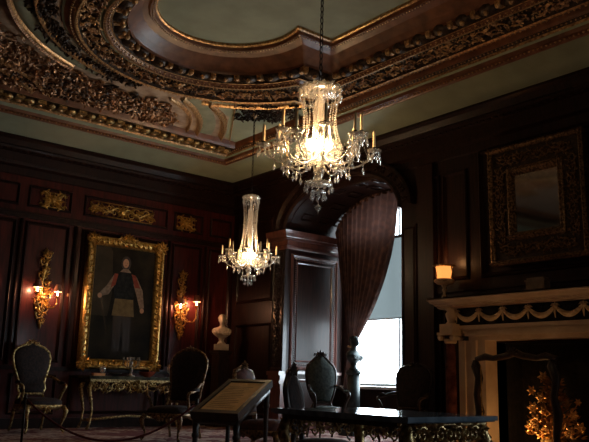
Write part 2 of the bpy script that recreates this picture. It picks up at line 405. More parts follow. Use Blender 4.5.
# entablature wraps the pilaster front and runs along the bay side
w.grid([[(XR - h, BY1 + .42, z), (XR - h, BY1 - h * .8, z), (XW, BY1 - h * .8, z)] for z, h in prof])
w.build('trim_5', [BAYWOOD, MAHOG], kind='structure')
w = MB()
for (off, h) in ((0, 0),):
    rows = []
    for t, hh in ((0, 0), (0, .09), (.05, .12), (.09, .09), (.22, .08), (.26, .14), (.30, .12), (.30, 0)):
        rows.append([(XR - hh, y, z) for y, z in arch_pts(BA + t, CROWN - SPR + t, 30, SPR + .02)])
    w.grid(rows, smooth=False)
    for i in range(1, 24):
        a = pi - pi * i / 24
        y = BC + (BA + .155) * cos(a); z = SPR + .02 + (CROWN - SPR + .155) * sin(a)
        scroll(w, (XR - .085, y, z), (0, 1, 0), (0, 0, 1), (-1, 0, 0), .055, 1, .012, a, 1 if i % 2 else -1, 3, steps=8)
w.build('trim_6', MAHOG, kind='structure')
# far side of the bay: framed panel
w = MB()
rect_frame(w, XB, XR + .06, XW - .16, 1.05, 3.14, .07, .035)
rect_frame(w, XB, XR + .20, XW - .30, 1.19, 3.00, .03, .02)
w.box(XR + .02, XW - .05, .98, 1.03, 0, .04, 0, XB); w.box(XR + .02, XW - .05, 0, .14, 0, .03, 0, XB); rect_frame(w, XB, XR + .1, XW - .25, .22, .9, .05, .03)
x = XR + .15
while x < XW - .25:
    w.ball((x, BY1 - .03, 1.145), .014, 6, 4); w.ball((x, BY1 - .03, 3.045), .014, 6, 4); x += .04
z = 1.15
while z < 3.04:
    w.ball((XR + .155, BY1 - .03, z), .014, 6, 4); w.ball((XW - .255, BY1 - .03, z), .014, 6, 4); z += .04
w.build('trim_7', BAYWOOD, kind='structure')

# ------------------------------------------------------------------ ceiling
# key rings: z, cx, cy, R, xs, ys
KA = (5.35, 4.71, 7.22, .90, 6.15, 6.93); KB = (5.15, 4.76, 7.26, 1.29, 6.55, 7.37)
KC = (5.00, 4.76, 7.22, 1.54, 6.69, 7.74); KD = (4.98, 4.90, 7.24, 2.03, 7.12, 8.30)
KE = (5.04, 4.92, 7.22, 2.20, 7.28, 8.46)
def mixk(a, b, t): return tuple(p + (q - p) * t for p, q in zip(a, b))
def ring_path(K, n_s=60, n_h=10, n_a=150, n_l=30, dz=0.):
    z, cx, cy, R, xs, ys = K; z += dz
    dy = min(ys - cy, R * .98); xj = cx + sqrt(R * R - dy * dy); a0 = atan2(dy, xj - cx)
    P = [V((xs, Y0 + (ys - Y0) * i / n_s, z)) for i in range(n_s)]
    P += [V((xs + (xj - xs) * i / n_h, ys, z)) for i in range(n_h)]
    P += [V((cx + R * cos(a0 + (pi - a0) * i / n_a), cy + R * sin(a0 + (pi - a0) * i / n_a), z)) for i in range(n_a)]
    P += [V((cx - R, cy + (Y0 - cy) * i / n_l, z)) for i in range(n_l + 1)]
    return P
def walk(path, step, start=0.):
    """points with tangents at equal spacing along a path, seen part only"""
    out = []; d = start; acc = 0.
    for a, b in zip(path[:-1], path[1:]):
        L = (b - a).length
        if L < 1e-9: continue
        while acc + L >= d:
            t = (d - acc) / L; out.append((a.lerp(b, t), (b - a).normalized())); d += step
        acc += L
    return out
def seen(p): return p.y > 1.5 and p.x > 1.2
# flat painted panel
A = ring_path(KA)
cb = MB(); cb.prism([(p.x, p.y) for p in A], 5.35, 5.45); cb.build('ceiling', GREEN, kind='structure')
# stepped profile from the panel outwards: (t0 ring mix, dz, material)
def kx(K, K2, t, dz): k = list(mixk(K, K2, t)); k[0] += dz; return tuple(k)
prof = [(KA, 0), (kx(KA, KB, .0, -.03), 0), (kx(KA, KB, .06, -.03), 1), (kx(KA, KB, .12, -.055), 1), (kx(KA, KB, .24, -.05), 0),
        (kx(KA, KB, .30, -.005), 1), (kx(KA, KB, .5, -.0), 1), (kx(KA, KB, .75, -.03), 1), (kx(KA, KB, .92, -.06), 1),
        (kx(KA, KB, .95, -.085), 2), (kx(KA, KB, 1.0, -.05), 2), (kx(KB, KC, .06, .0), 3), (kx(KB, KC, .12, .03), 3), (kx(KB, KC, .62, -.0), 3), (kx(KB, KC, .70, -.03), 2),
        (kx(KB, KC, .78, -.02), 1), (kx(KB, KC, .95, -.02), 1), (kx(KB, KC, 1., -.035), 2), (kx(KC, KD, .08, -.03), 4), (kx(KC, KD, .14, -.0), 4), (kx(KC, KD, .2, -.0), 1), (kx(KC, KD, .3, .03), 3), (kx(KC, KD, .82, .03), 3),
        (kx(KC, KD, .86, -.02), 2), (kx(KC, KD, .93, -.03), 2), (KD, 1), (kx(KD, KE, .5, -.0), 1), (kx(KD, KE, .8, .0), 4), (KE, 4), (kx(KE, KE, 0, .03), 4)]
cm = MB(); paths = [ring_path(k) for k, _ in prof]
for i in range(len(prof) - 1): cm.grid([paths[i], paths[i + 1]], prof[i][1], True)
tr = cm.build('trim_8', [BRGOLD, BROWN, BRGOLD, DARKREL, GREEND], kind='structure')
# eggs, beads and leaf band following the ring
orn = MB()
DN = V((0, 0, -1))
for p, t in walk(ring_path(mixk(KB, KC, .36)), .34, .1):
    if not seen(p): continue
    n = t.cross(V((0, 0, 1)))
    if n.dot(p - V((KB[1], KB[2], p.z))) < 0: n = -n
    X = frame_X(p + V((0, 0, -.0)), t, n, (0, 0, 1))
    orn.ball((0, .01, -.01), .125, 12, 6, 1, X, sz=.6, sx=1.0, sy=.9)
    orn.ball((0, -.05, -.075), .034, 6, 4, 0, X)
    X = frame_X(p + t * .17, t, n, (0, 0, 1))
    orn.box(-.035, .035, -.08, .08, -.05, .03, 0, X)
    orn.ball((0, -.06, -.05), .042, 6, 4, 0, X); orn.ball((0, .05, -.03), .028, 6, 4, 0, X)
for K, st, r in ((kx(KA, KB, .16, -.062), .045, .011), (kx(KB, KC, .86, -.03), .085, .017), (kx(KA, KB, .62, -.0), .06, .007), (kx(KB, KC, .97, -.03), .05, .010), (kx(KD, KE, .3, -.01), .07, .018), (kx(KC, KD, .25, .0), .055, .011)):
    for p, t in walk(ring_path(K), st):
        if seen(p): orn.octa(p, r)
s = 1
for p, t in walk(ring_path(kx(KC, KD, .56, .02)), .14):
    if not seen(p): continue
    n = t.cross(V((0, 0, 1)))
    scroll(orn, p + n * .03 * s, t, n, DN, .085, 1.1, .014, rnd.uniform(0, 1), s, 4, 2 if rnd.random() < .6 else 0, steps=9); s = -s
    for k in range(4):
        a = rnd.uniform(0, 6.28); leaf(orn, p + n * rnd.uniform(-.1, .1), t * cos(a) + n * sin(a), DN, .12, .05, .035, rnd.choice((0, 2, 1)))
orn.build('trim_9', [BRGOLD, DARKREL, MIDREL], kind='structure')
# outer field
E_ = ring_path(KE)
outer = [(XR, Y0), (XR, YB), (X0, YB), (X0, Y0)]
field = outer + [(p.x, p.y) for p in reversed(E_)]
cb = MB(); cb.prism(field, 5.06, 5.12); cb.build('ceiling_outer_field', PINKF, kind='structure')
lid = MB(); lid.box(X0 - WT, XR + WT, Y0 - WT, YB + WT, 5.5, 5.6); lid.build('ceiling_lid', MAHOG, kind='structure')
# cove and rectangular mouldings: rows (dy, dx, z)
def rect_row(dy, dx, z): return [(X0 + dx, Y0 + dy, z), (XR - dx, Y0 + dy, z), (XR - dx, YB - dy, z), (X0 + dx, YB - dy, z)]
cv = MB(); cv.grid([rect_row(0, 0, HT - .02), rect_row(.24, .24, HT - .02), rect_row(.4, .4, 4.765), rect_row(.62, .62, 4.81), rect_row(.80, .80, 4.855)], 0, True, True)
cv.build('ceiling_cove', GREEN, kind='structure')
cv = MB()
rr = [(.80, .80, 4.84, 1), (.84, .83, 4.83, 1), (.86, .85, 4.85, 1), (.95, .93, 4.86, 1), (.97, .95, 4.90, 2), (1.07, .99, 4.92, 2), (1.10, 1.0, 4.91, 4), (1.13, 1.01, 4.94, 3), (1.46, 1.06, 4.965, 4), (1.50, 1.08, 4.955, 1), (1.53, 1.1, 4.99, 1), (1.57, 1.12, 5.06, 1)]
for i in range(len(rr) - 1): cv.grid([rect_row(*rr[i][:3]), rect_row(*rr[i + 1][:3])], rr[i][3], False, True)
x = 1.6
k = 0
while x < XR - 1.12:                                  # rosette and square band along the far wall
    if k % 2: cv.box(x - .065, x + .065, YB - 1.43, YB - 1.16, 4.915, 4.98, 0); cv.ball((x, YB - 1.295, 4.915), .05, 8, 5, 4, sz=.4)
    else:
        cv.ball((x, YB - 1.295, 4.935), .095, 10, 5, 0, sz=.5, sy=1.3); cv.ball((x, YB - 1.295, 4.89), .035, 8, 5, 4, sz=.5)
    x += .165; k += 1
x = 1.6
while x < XR - .9:
    cv.octa((x, YB - .905, 4.85), .018, mi=4); x += .06
y = 1.5
while y < YB - .9:
    cv.octa((XR - .89, y, 4.85), .018, mi=4); cv.octa((XR - 1.045, y, 4.95), .014, mi=4); y += .06
cv.build('trim_10', [OLDGOLD, BROWN, GREEN, DARKREL, BRGOLD], kind='structure')
# curved ribs of the spandrels
def arc3(cx, cy, R, a0, a1, z, n=40): return [(cx + R * cos(a0 + (a1 - a0) * i / n), cy + R * sin(a0 + (a1 - a0) * i / n), z) for i in range(n + 1)]
def bandarc(mb, cx, cy, Ra, Rb, a0, a1, z0, z1, mi, n=40): mb.grid([arc3(cx, cy, Ra, a0, a1, z0, n), arc3(cx, cy, (Ra + Rb) / 2, a0, a1, z1, n), arc3(cx, cy, Rb, a0, a1, z0, n)], mi, True)
rb = MB()
A0, A1 = radians(108), radians(178)
bandarc(rb, 4.8, 7.0, 2.42, 2.50, A0, A1, 5.06, 4.97, 1)
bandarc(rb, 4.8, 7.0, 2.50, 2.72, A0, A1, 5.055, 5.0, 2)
bandarc(rb, 4.8, 7.0, 2.72, 2.80, A0 + .12, A1, 5.06, 4.98, 0)
for i in range(60):
    a = A0 + .12 + (A1 - A0 - .12) * i / 60; leaf(rb, (4.8 + 2.76 * cos(a), 7 + 2.76 * sin(a), 5.0), (-sin(a), cos(a), 0), DN, .08, .06, .03, 3)
# scroll ribs running to the corner
def strip(mb, pts, wd, z0, z1, mi):
    pts = [V((*p, 0)) for p in pts]
    L = [];M = []; R2 = []
    for i, p in enumerate(pts):
        t = (pts[min(i + 1, len(pts) - 1)] - pts[max(i - 1, 0)]).normalized(); n = V((-t.y, t.x, 0))
        L.append(p + n * wd / 2 + V((0, 0, z0))); M.append(p + V((0, 0, z1))); R2.append(p - n * wd / 2 + V((0, 0, z0)))
    mb.grid([L, M, R2], mi, True)
def curve2(p0, p1, p2, n=24):
    return [((1 - t) ** 2 * p0[0] + 2 * t * (1 - t) * p1[0] + t * t * p2[0], (1 - t) ** 2 * p0[1] + 2 * t * (1 - t) * p1[1] + t * t * p2[1]) for t in [i / n for i in range(n + 1)]]
c1 = curve2((5.40, 9.50), (6.1, 9.9), (6.42, 10.72)); c2 = curve2((5.80, 9.36), (6.5, 9.8), (6.85, 10.62)); c3 = curve2((5.25, 9.62), (6.0, 9.95), (6.22, 10.75))
strip(rb, c1, .10, 5.06, 4.97, 1); strip(rb, c2, .12, 5.06, 4.96, 1); strip(rb, c3, .05, 5.06, 4.99, 0)
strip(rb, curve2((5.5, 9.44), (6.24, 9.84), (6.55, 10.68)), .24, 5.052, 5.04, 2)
for p, t in walk([V((a, b, 4.965)) for a, b in c2], .05): rb.octa(p, .016, mi=0)
strip(rb, [(6.05, 9.0), (7.08, 10.68)], .03, 5.06, 5.0, 0)
bandarc(rb, 4.9, 7.24, 2.30, 2.34, radians(20), radians(70), 5.06, 4.99, 0)
# tracery lines far left
bandarc(rb, 1.2, 12.9, 3.1, 3.22, radians(-85), radians(-28), 5.06, 4.98, 0)
bandarc(rb, 1.2, 12.9, 3.35, 3.42, radians(-85), radians(-33), 5.06, 4.98, 1)
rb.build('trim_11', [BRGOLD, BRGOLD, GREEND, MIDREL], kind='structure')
# green corner fields
gf = MB()
gf.prism([(5.75, 9.33), (6.4, 9.7), (6.85, 10.55), (7.22, 10.72), (7.22, 7.6), (7.05, 8.4), (6.6, 8.95)], 5.045, 5.058)
gf.build('ceiling_corner_field', GREEN, kind='structure')
# carved relief
rl = MB()
def scatter(n, fx, z, R, th, mi, tries=6):
    pts = []
    for _ in range(n * tries):
        if len(pts) >= n: break
        x, y = fx()
        if all((x - a) ** 2 + (y - b) ** 2 > (R * 1.05) ** 2 for a, b in pts): pts.append((x, y))
    foliage(rl, [(x, y, z) for x, y in pts], (1, 0, 0), (0, 1, 0), DN, R, th, mi)
    return pts
def f_ring():
    a = rnd.uniform(radians(96), radians(178)); r = rnd.uniform(2.24, 2.38); return 4.8 + r * cos(a), 7.0 + r * sin(a) + .12
scatter(44, f_ring, 5.04, .10, .022, 0)
def f_left():
    while True:
        x, y = rnd.uniform(2.4, 6.2), rnd.uniform(9.2, 10.72)
        if (x - 4.8) ** 2 + (y - 7) ** 2 > 2.9 ** 2 and x < 5.1 + (y - 9.6) * .7 and (x > 3.3 or y > 10.1): return x, y
scatter(66, f_left, 5.05, .15, .024, 1)
scatter(22, f_left, 5.045, .13, .022, 0)
def f_left2():
    while True:
        x, y = rnd.uniform(2.0, 3.2), rnd.uniform(8.4, 9.9)
        if (x - 4.8) ** 2 + (y - 7) ** 2 > 2.95 ** 2: return x, y
scatter(22, f_left2, 5.045, .13, .022, 1)
def f_corner(): 
    a, b = rnd.random(), rnd.random(); return 6.20 + a * .62 + b * .30, 9.12 - a * .30 + b * .48
scatter(22, f_corner, 5.05, .09, .018, 0)
def f_top():
    return rnd.uniform(6.4, 7.15), rnd.uniform(8.5, 8.9)
scatter(8, f_top, 5.035, .09, .02, 0)
rl.build('trim_12', [DARKREL, MIDREL, DARKREL], kind='structure')
# hanging roses of the two chandeliers
CH2 = (6.62, 9.30); CH1 = (3.84, 4.46)

# ------------------------------------------------------------------ chandeliers
def pendant(mb, p, L, r):
    x, y, z = p
    mb.lathe([(.0008, 0), (r * .35, -L * .15), (r * .35, -L * .2), (.001, -L * .25)], p, 6, smooth=False)
    mb.lathe([(.0008, -L * .25), (r, -L * .62), (r * .9, -L * .75), (.0008, -L)], p, 6, smooth=False)
def beads(mb, pts, r, step):
    for p, t in walk([V(q) for q in pts], step): mb.octa(p, r, r * 1.15)
def sag(a, b, d, n=12):
    a, b = V(a), V(b)
    return [a.lerp(b, i / n) + V((0, 0, -d * 4 * (i / n) * (1 - i / n))) for i in range(n + 1)]
def chandelier(xy, zt, zb, R, zc, label, n_arm, top_r, bulbs, cz, ph=0.):
    """zt top of the crystal crown, zb lowest drop, zc ceiling height, cz the arm level"""
    T = thing('crystal_chandelier', label, 'chandelier', (xy[0], xy[1], zb))
    B = zb
    m = MB()                                          # chain of links
    z = zt - B; k = 0
    while z < zc - B - .05:
        X = Matrix.Translation((0, 0, z)) @ Matrix.Rotation(pi / 2 * (k % 2), 4, 'Z')
        m.tube([(.014 * cos(a), 0, .030 + .034 * sin(a)) for a in [2 * pi * i / 10 for i in range(10)]], .0048, 5, closed=True, X=X)
        z += .054; k += 1
    m.build('chain', IRON, T)
    m = MB(); m.lathe([(.07, 0), (.075, -.02), (.05, -.04), (.02, -.06), (.01, -.09)], (0, 0, zc - B), 16); m.build('ceiling_rose', BRGOLD, T)
    H = zt - B; C_ = cz - B
    m = MB(); m.lathe([(.008, C_ - .28), (.03, C_ - .22), (.05, C_ - .17), (.018, C_ - .12), (.03, C_ - .06), (.055, C_ + .0), (.02, C_ + .06), (.045, C_ + .12), (.055, C_ + .30), (.05, C_ + (H - C_) * .7), (.02, C_ + (H - C_) * .8), (.03, H - .06), (.008, H)], (0, 0, 0), 14)
    m.build('stem', CRYSTAL, T)
    # crown with scalloped leaves and its drops
    m = MB(); m.lathe([(.02, H - .0), (top_r * .45, H - .015), (top_r * .8, H - .04), (top_r, H - .07), (top_r * 1.02, H - .085), (top_r * .3, H - .075)], (0, 0, 0), 24)
    for i in range(18):
        a = 2 * pi * i / 18; m.ball((top_r * cos(a), top_r * sin(a), H - .065), .018, 6, 4)
    for i in range(12):
        a = 2 * pi * i / 12; leaf(m, (top_r * .25 * cos(a), top_r * .25 * sin(a), H - .06), (cos(a), sin(a), .12), (0, 0, 1), top_r * .8, .05, .02)
    m.build('crown', CRYSTAL, T)
    for i in range(14):
        a = 2 * pi * i / 14; m = MB(); pendant(m, (top_r * cos(a), top_r * sin(a), H - .09), .075, .012); m.build('crown_drop', CRYSTAL, T)
    # curtain of bead strands from crown to the bowl
    Rb = R * .42
    for i in range(12):
        a = 2 * pi * i / 12 + ph; p = []
        for t in [j / 14 for j in range(15)]:
            r = top_r * (1 - t) + Rb * t - .05 * sin(pi * t); p.append((r * cos(a), r * sin(a), (H - .08) * (1 - t) + (C_ + .03) * t - .02 * sin(pi * t)))
        m = MB(); beads(m, p, .0095, .021); m.build('bead_strand', CRYSTAL, T)
    # crystal bowl around the lamp
    m = MB()
    m.lathe([(Rb * .98, C_ + .06), (Rb, C_ + .04), (Rb * .92, C_ - .02), (Rb * .6, C_ - .07), (Rb * .2, C_ - .09), (.02, C_ - .085)], (0, 0, 0), 24)
    for q in range(3):
        rr_ = Rb * (1.0 - .06 * q)
        for i in range(26): 
            a = 2 * pi * i / 26; m.octa((rr_ * cos(a), rr_ * sin(a), C_ + .045 - .035 * q), .012, .017)
    m.build('bowl', CRYSTAL2, T)
    for i in range(20):
        a = 2 * pi * i / 20; m = MB(); pendant(m, (Rb * cos(a), Rb * sin(a), C_ - .02), .085, .012); m.build('bowl_drop', CRYSTAL, T)
    # the light itself: a ring of small lit bulbs inside the bowl
    for i in range(bulbs):
        a = 2 * pi * i / bulbs; m = MB(); m.ball((Rb * .45 * cos(a), Rb * .45 * sin(a), C_ + .06), .026, 10, 8, sz=1.5); m.build('bulb', EMB, T)
    # lower stem drops
    for q, (rr_, zz, nn) in enumerate(((.115, C_ - .27, 14), (.06, C_ - .34, 8))):
        m = MB(); m.lathe([(.01, zz + .02), (rr_, zz + .01), (rr_, zz), (.01, zz + .005)], (0, 0, 0), 18); m.build('drop_ring', CRYSTAL, T)
        for i in range(nn):
            a = 2 * pi * i / nn + q; m = MB(); pendant(m, (rr_ * cos(a), rr_ * sin(a), zz), .07, .013); m.build('ring_drop', CRYSTAL, T)
    m = MB(); m.ball((0, 0, .03), .026, 8, 6); m.octa((0, 0, .0), .012, .03); m.tube([(0, 0, .05), (0, 0, C_ - .28)], .005, 5); m.build('finial', CRYSTAL, T)
    # arms
    for i in range(n_arm):
        a = 2 * pi * (i + .5) / n_arm + ph; hi = i % 2
        L = R * (1. if not hi else .80); zt_ = C_ + (.02 if not hi else .10)
        ca, sa = cos(a), sin(a)
        def P(r, z): return (r * ca, r * sa, z)
        m = MB()
        pts = [P(.03, C_ - .02), P(L * .25, C_ - .10), P(L * .5, C_ - .13), P(L * .75, C_ - .10), P(L * .93, C_ - .03), P(L, zt_)]
        q = []
        for j in range(len(pts) - 1):
            for t in (0, .33, .66): q.append(V(pts[j]).lerp(V(pts[j + 1]), t))
        q.append(V(pts[-1])); q2 = [q[0]] + [(q[j - 1] + q[j] * 2 + q[j + 1]) / 4 for j in range(1, len(q) - 1)] + [q[-1]]
        m.tube(q2, .0085, 6)
        arm = m.build('arm', CRYSTAL, T)
        m = MB(); m.lathe([(.008, 0), (.045, .012), (.058, .024), (.05, .022), (.012, .01)], P(L, zt_), 14)
        for j in range(12):
            b = 2 * pi * j / 12; m.octa((L * ca + .056 * cos(b), L * sa + .056 * sin(b), zt_ + .02), .009, .012)
        m.build('drip_pan', CRYSTAL, arm)
        m = MB(); m.lathe([(.012, .015), (.018, .03), (.014, .05), (.011, .05)], P(L, zt_), 10); m.build('candle_cup', IRON, arm)
        m = MB(); m.lathe([(.0125, .045), (.0125, .185), (.007, .19), (.0015, .198)], P(L, zt_), 10); m.build('candle', WAX, arm)
        for j in range(7):
            b = 2 * pi * j / 7 + a; m = MB(); pendant(m, (L * ca + .05 * cos(b), L * sa + .05 * sin(b), zt_ + .012), .085 if j else .115, .0125); m.build('arm_drop', CRYSTAL, arm)
        a2 = 2 * pi * (i + 1.5) / n_arm + ph; L2 = R * (.80 if not hi else 1.); z2 = C_ + (.10 if not hi else .02)
        m = MB(); beads(m, sag(P(L, zt_), (L2 * cos(a2), L2 * sin(a2), z2), .10), .008, .02)
        m.build('bead_swag', CRYSTAL, T)
        m = MB(); beads(m, sag(P(L, zt_ + .0), P(Rb, C_ + .03), .09), .007, .02); m.build('bead_swag', CRYSTAL, T)
        m = MB(); pendant(m, P(L * .55, C_ - .13), .10, .014); m.build('arm_prism', CRYSTAL, arm)
        m = MB(); pendant(m, P(L * .8, C_ - .085), .09, .013); m.build('arm_prism', CRYSTAL, arm)
    return T
EMB = emit('glowing chandelier bulb', (1., .72, .40), 34)
chandelier(CH1, 3.31, 2.20, .46, 5.35, 'large crystal chandelier in the centre foreground hanging from a dark chain', 12, .175, 8, 2.70, .2)
chandelier(CH2, 3.72, 2.28, .42, 5.05, 'smaller looking crystal chandelier hanging further back near the far wall', 12, .13, 8, 2.68, .05)
def lamp(name, loc, power, col, size=.06):
    l = bpy.data.lights.new(name, 'POINT'); l.energy = power; l.color = col; l.shadow_soft_size = size
    o = bpy.data.objects.new(name, l); COL.objects.link(o); o.location = loc; return o
WARM = (1., .62, .32)
lamp('chandelier_light', (CH1[0], CH1[1], 2.80), 62, WARM, .07)
lamp('chandelier_light', (CH2[0], CH2[1], 2.78), 125, WARM, .07)

# ------------------------------------------------------------------ far wall furnishings
def gilt_relief(a0, a1, b0, b1, label, n):
    m = MB(); ca, cb_ = (a0 + a1) / 2, (b0 + b1) / 2; W, H_ = a1 - a0, b1 - b0
    u, wv, nn = (1, 0, 0), (0, 0, 1), (0, -1, 0); y = YB - .012
    m.tube([(a0 + .01, YB - .012, b0 + .01), (a1 - .01, YB - .012, b0 + .01), (a1 - .01, YB - .012, b1 - .01), (a0 + .01, YB - .012, b1 - .01)], .011, 6, closed=True)
    if n <= 2:
        for sx in (-1, 1):
            for sz in (-1, 1):
                scroll(m, (ca + sx * W * .26, y, cb_ + sz * H_ * .24), u, wv, nn, W * .2, 1.1, .014, pi / 2 - sx * pi / 2, sx * sz, 4)
                leaf(m, (ca, y, cb_), (sx, 0, sz * .7), nn, W * .55, .09, .05); leaf(m, (ca + sx * W * .3, y, cb_ + sz * H_ * .3), (sx, 0, sz), nn, W * .22, .06, .04)
            leaf(m, (ca, y, cb_), (sx, 0, 0), nn, W * .5, .08, .05); leaf(m, (ca, y, cb_), (0, 0, sx), nn, H_ * .5, .08, .05)
        m.ball((ca, y - .012, cb_), .05, 10, 6, sy=.45)
    else:
        m.ball((ca, y - .022, cb_), .07, 10, 6, sy=.45); 
        for k in range(8):
            a = k * pi / 4; leaf(m, (ca, y, cb_), (cos(a), 0, sin(a)), nn, .15, .07, .05)
        for sx in (-1, 1):
            pts = [(ca + sx * W * .5 * t, y - .02, cb_ + .06 * sin(t * 9) * (1 - t * .3)) for t in [i / 20 for i in range(21)]]
            m.tube(pts, .014, 6)
            for k in range(5):
                x = ca + sx * W * (.13 + .082 * k); s2 = 1 if k % 2 else -1
                scroll(m, (x, y, cb_ + s2 * .035), u, wv, nn, .075, 1.1, .013, 0, s2 * sx, 4)
                leaf(m, (x, y, cb_), (sx * .7, 0, -s2), nn, .13, .07, .04); leaf(m, (x, y, cb_), (sx, 0, s2 * .5), nn, .12, .06, .04)
            leaf(m, (ca + sx * W * .42, y, cb_), (sx, 0, .6), nn, .13, .08, .05); leaf(m, (ca + sx * W * .42, y, cb_), (sx, 0, -.6), nn, .13, .08, .05)
    o = m.build('gilt_carving', GOLD); tag(o, label, 'wall carving'); return o
gilt_relief(4.36, 4.81, 3.64, 3.91, 'square gilt foliage carving above the left wall sconce', 1)
gilt_relief(5.27, 6.50, 3.64, 3.91, 'long gilt scrolling carving above the big portrait', 3)
gilt_relief(7.02, 7.43, 3.64, 3.90, 'small square gilt carving above the right wall sconce', 1)

# portrait in carved gilt frame, leaning out a little at the top
PX0, PX1, PZ0, PZ1 = 5.24, 6.74, .98, 3.27
T = thing('framed_portrait', 'tall dark portrait of a standing man in a wide carved gold frame', 'painting', ((PX0 + PX1) / 2, YB - .08, PZ0))
W2 = (PX1 - PX0) / 2; HH = PZ1 - PZ0
XP = frame_X((0, 0, 0), (1, 0, 0), (0, 0, 1), (0, -1, 0))
m = MB(); rows = []
for t, h in ((0, -.05), (0, .05), (.02, .08), (.05, .085), (.075, .05), (.11, .035), (.135, .05), (.155, .03), (.165, .0), (.165, -.04)):
    rows.append([(-W2 + t, t, h), (W2 - t, t, h), (W2 - t, HH - t, h), (-W2 + t, HH - t, h)])
m.grid(rows, 0, False, True, XP)
def along(x0, z0, x1, z1, n, out):
    for i in range(n):
        t = (i + .5) / n; x = x0 + (x1 - x0) * t; z = z0 + (z1 - z0) * t; d = V((x1 - x0, 0, z1 - z0)).normalized()
        leaf(m, (x, -.055, z), d * (1 if i % 2 else -1) + V(out) * .3, (0, -1, 0), .11, .07, .035)
        m.ball((x, -.085, z), .018, 6, 4)
        leaf(m, (x, -.04, z) , V(out) * -1 + d * .4, (0, -1, 0), .09, .05, .03)
along(-W2 + .06, .1, -W2 + .06, HH - .1, 20, (-1, 0, 0)); along(W2 - .06, .1, W2 - .06, HH - .1, 20, (1, 0, 0))
along(-W2 + .1, .06, W2 - .1, .06, 13, (0, 0, -1)); along(-W2 + .1, HH - .06, W2 - .1, HH - .06, 13, (0, 0, 1))
fr = m.build('frame', GOLD, T)
for sx in (-1, 1):
    for zz, sz in ((.08, -1), (HH - .08, 1)):
        m = MB(); c = (sx * (W2 - .08), -.06, zz)
        for k in range(8): leaf(m, c, (cos(k * pi / 4), 0, sin(k * pi / 4)), (0, -1, 0), .15, .09, .05)
        scroll(m, c, (sx, 0, 0), (0, 0, sz), (0, -1, 0), .09, 1.2, .018); m.build('corner_ornament', GOLD, fr)
m = MB(); c = (0, -.06, HH - .02)
for k in range(9): leaf(m, c, (cos(k * pi / 8), 0, sin(k * pi / 8) * .6), (0, -1, 0), .14, .07, .05)
for sx in (-1, 1): scroll(m, (sx * .14, -.06, HH - .05), (sx, 0, 0), (0, 0, 1), (0, -1, 0), .07, 1.2, .016)
m.build('crest_ornament', GOLD, fr)
# the canvas: dark ground, pillar, figure in buff coat, dark cuirass, sleeves, sash
PM = [mat('painted dark ground', (.010, .008, .006), (.032, .024, .014), rough=.55, spec=.05, scale=3), mat('painted brown sky', (.04, .030, .018), (.075, .052, .030), rough=.55, spec=.05, scale=3),
      mat('painted flesh', (.55, .27, .15), (.60, .32, .18), rough=.5, spec=.05), mat('painted dark hair', (.03, .014, .008), rough=.3), mat('painted linen sleeve', (.20, .13, .085), (.36, .24, .16), rough=.5, spec=.05, scale=20),
      mat('painted breastplate', (.012, .012, .012), (.03, .028, .024), rough=.5, spec=.05, scale=14), mat('painted buff coat', (.15, .095, .04), (.22, .14, .06), rough=.5, spec=.05, scale=12), mat('painted red sash', (.22, .045, .028), (.32, .07, .04), rough=.5, spec=.05, scale=16), mat('painted boots', (.03, .018, .010), rough=.25)]
m = MB()
def flat(poly, mi, lay): m.prism([(x, z) for x, z in poly], .0008 * lay - .0006, .0008 * lay, mi, XP)
def ell(cx, cz, rx, rz, n=18): return [(cx + rx * cos(2 * pi * i / n), cz + rz * sin(2 * pi * i / n)) for i in range(n)]
iw = W2 - .15
flat([(-iw, .15), (iw, .15), (iw, HH - .15), (-iw, HH - .15)], 0, 1)
flat([(-iw, .9), (-.28, .9), (-.22, 1.3), (-.26, HH - .25), (-.32, HH - .15), (-iw, HH - .15)], 1, 2)
fx = .01
flat([(fx - .16, .30), (fx - .03, .30), (fx + .0, .85), (fx + .04, .32), (fx + .17, .30), (fx + .16, 1.05), (fx - .17, 1.05)], 8, 3)
flat([(fx - .21, .92), (fx + .22, .92), (fx + .18, 1.28), (fx - .16, 1.28)], 6, 4)
flat([(fx - .18, 1.22), (fx + .18, 1.22), (fx + .24, 1.48), (fx + .19, 1.64), (fx + .06, 1.70), (fx - .06, 1.70), (fx - .19, 1.64), (fx - .22, 1.48)], 5, 5)
flat([(fx - .22, 1.64), (fx - .17, 1.50), (fx - .30, 1.28), (fx - .44, 1.24), (fx - .46, 1.31), (fx - .34, 1.44)], 4, 6)
flat([(fx + .22, 1.64), (fx + .17, 1.50), (fx + .26, 1.26), (fx + .33, 1.06), (fx + .41, 1.09), (fx + .36, 1.40)], 4, 6)
flat([(fx - .21, 1.66), (fx - .14, 1.66), (fx - .18, 1.46), (fx - .27, 1.40)], 7, 7)
flat([(fx + .20, 1.66), (fx + .12, 1.68), (fx + .20, 1.44), (fx + .31, 1.44)], 7, 7)
flat(ell(fx - .46, 1.25, .04, .045), 2, 8); flat(ell(fx + .37, 1.04, .04, .045), 2, 8)
flat(ell(fx, 1.86, .095, .13), 3, 8); flat(ell(fx - .005, 1.86, .058, .082), 2, 9)
flat([(fx - .11, 1.70), (fx + .11, 1.70), (fx + .05, 1.76), (fx - .05, 1.76)], 4, 9)
flat(ell(fx - .025, 1.87, .009, .005, 8), 3, 10); flat(ell(fx + .02, 1.87, .009, .005, 8), 3, 10); flat(ell(fx - .003, 1.825, .014, .005, 8), 7, 10)
flat([(fx - .30, .62), (fx - .285, .62), (fx - .43, 1.24), (fx - .45, 1.24)], 8, 4)
m.build('canvas', PM, T)
T.rotation_euler = (radians(-0.), 0, 0)

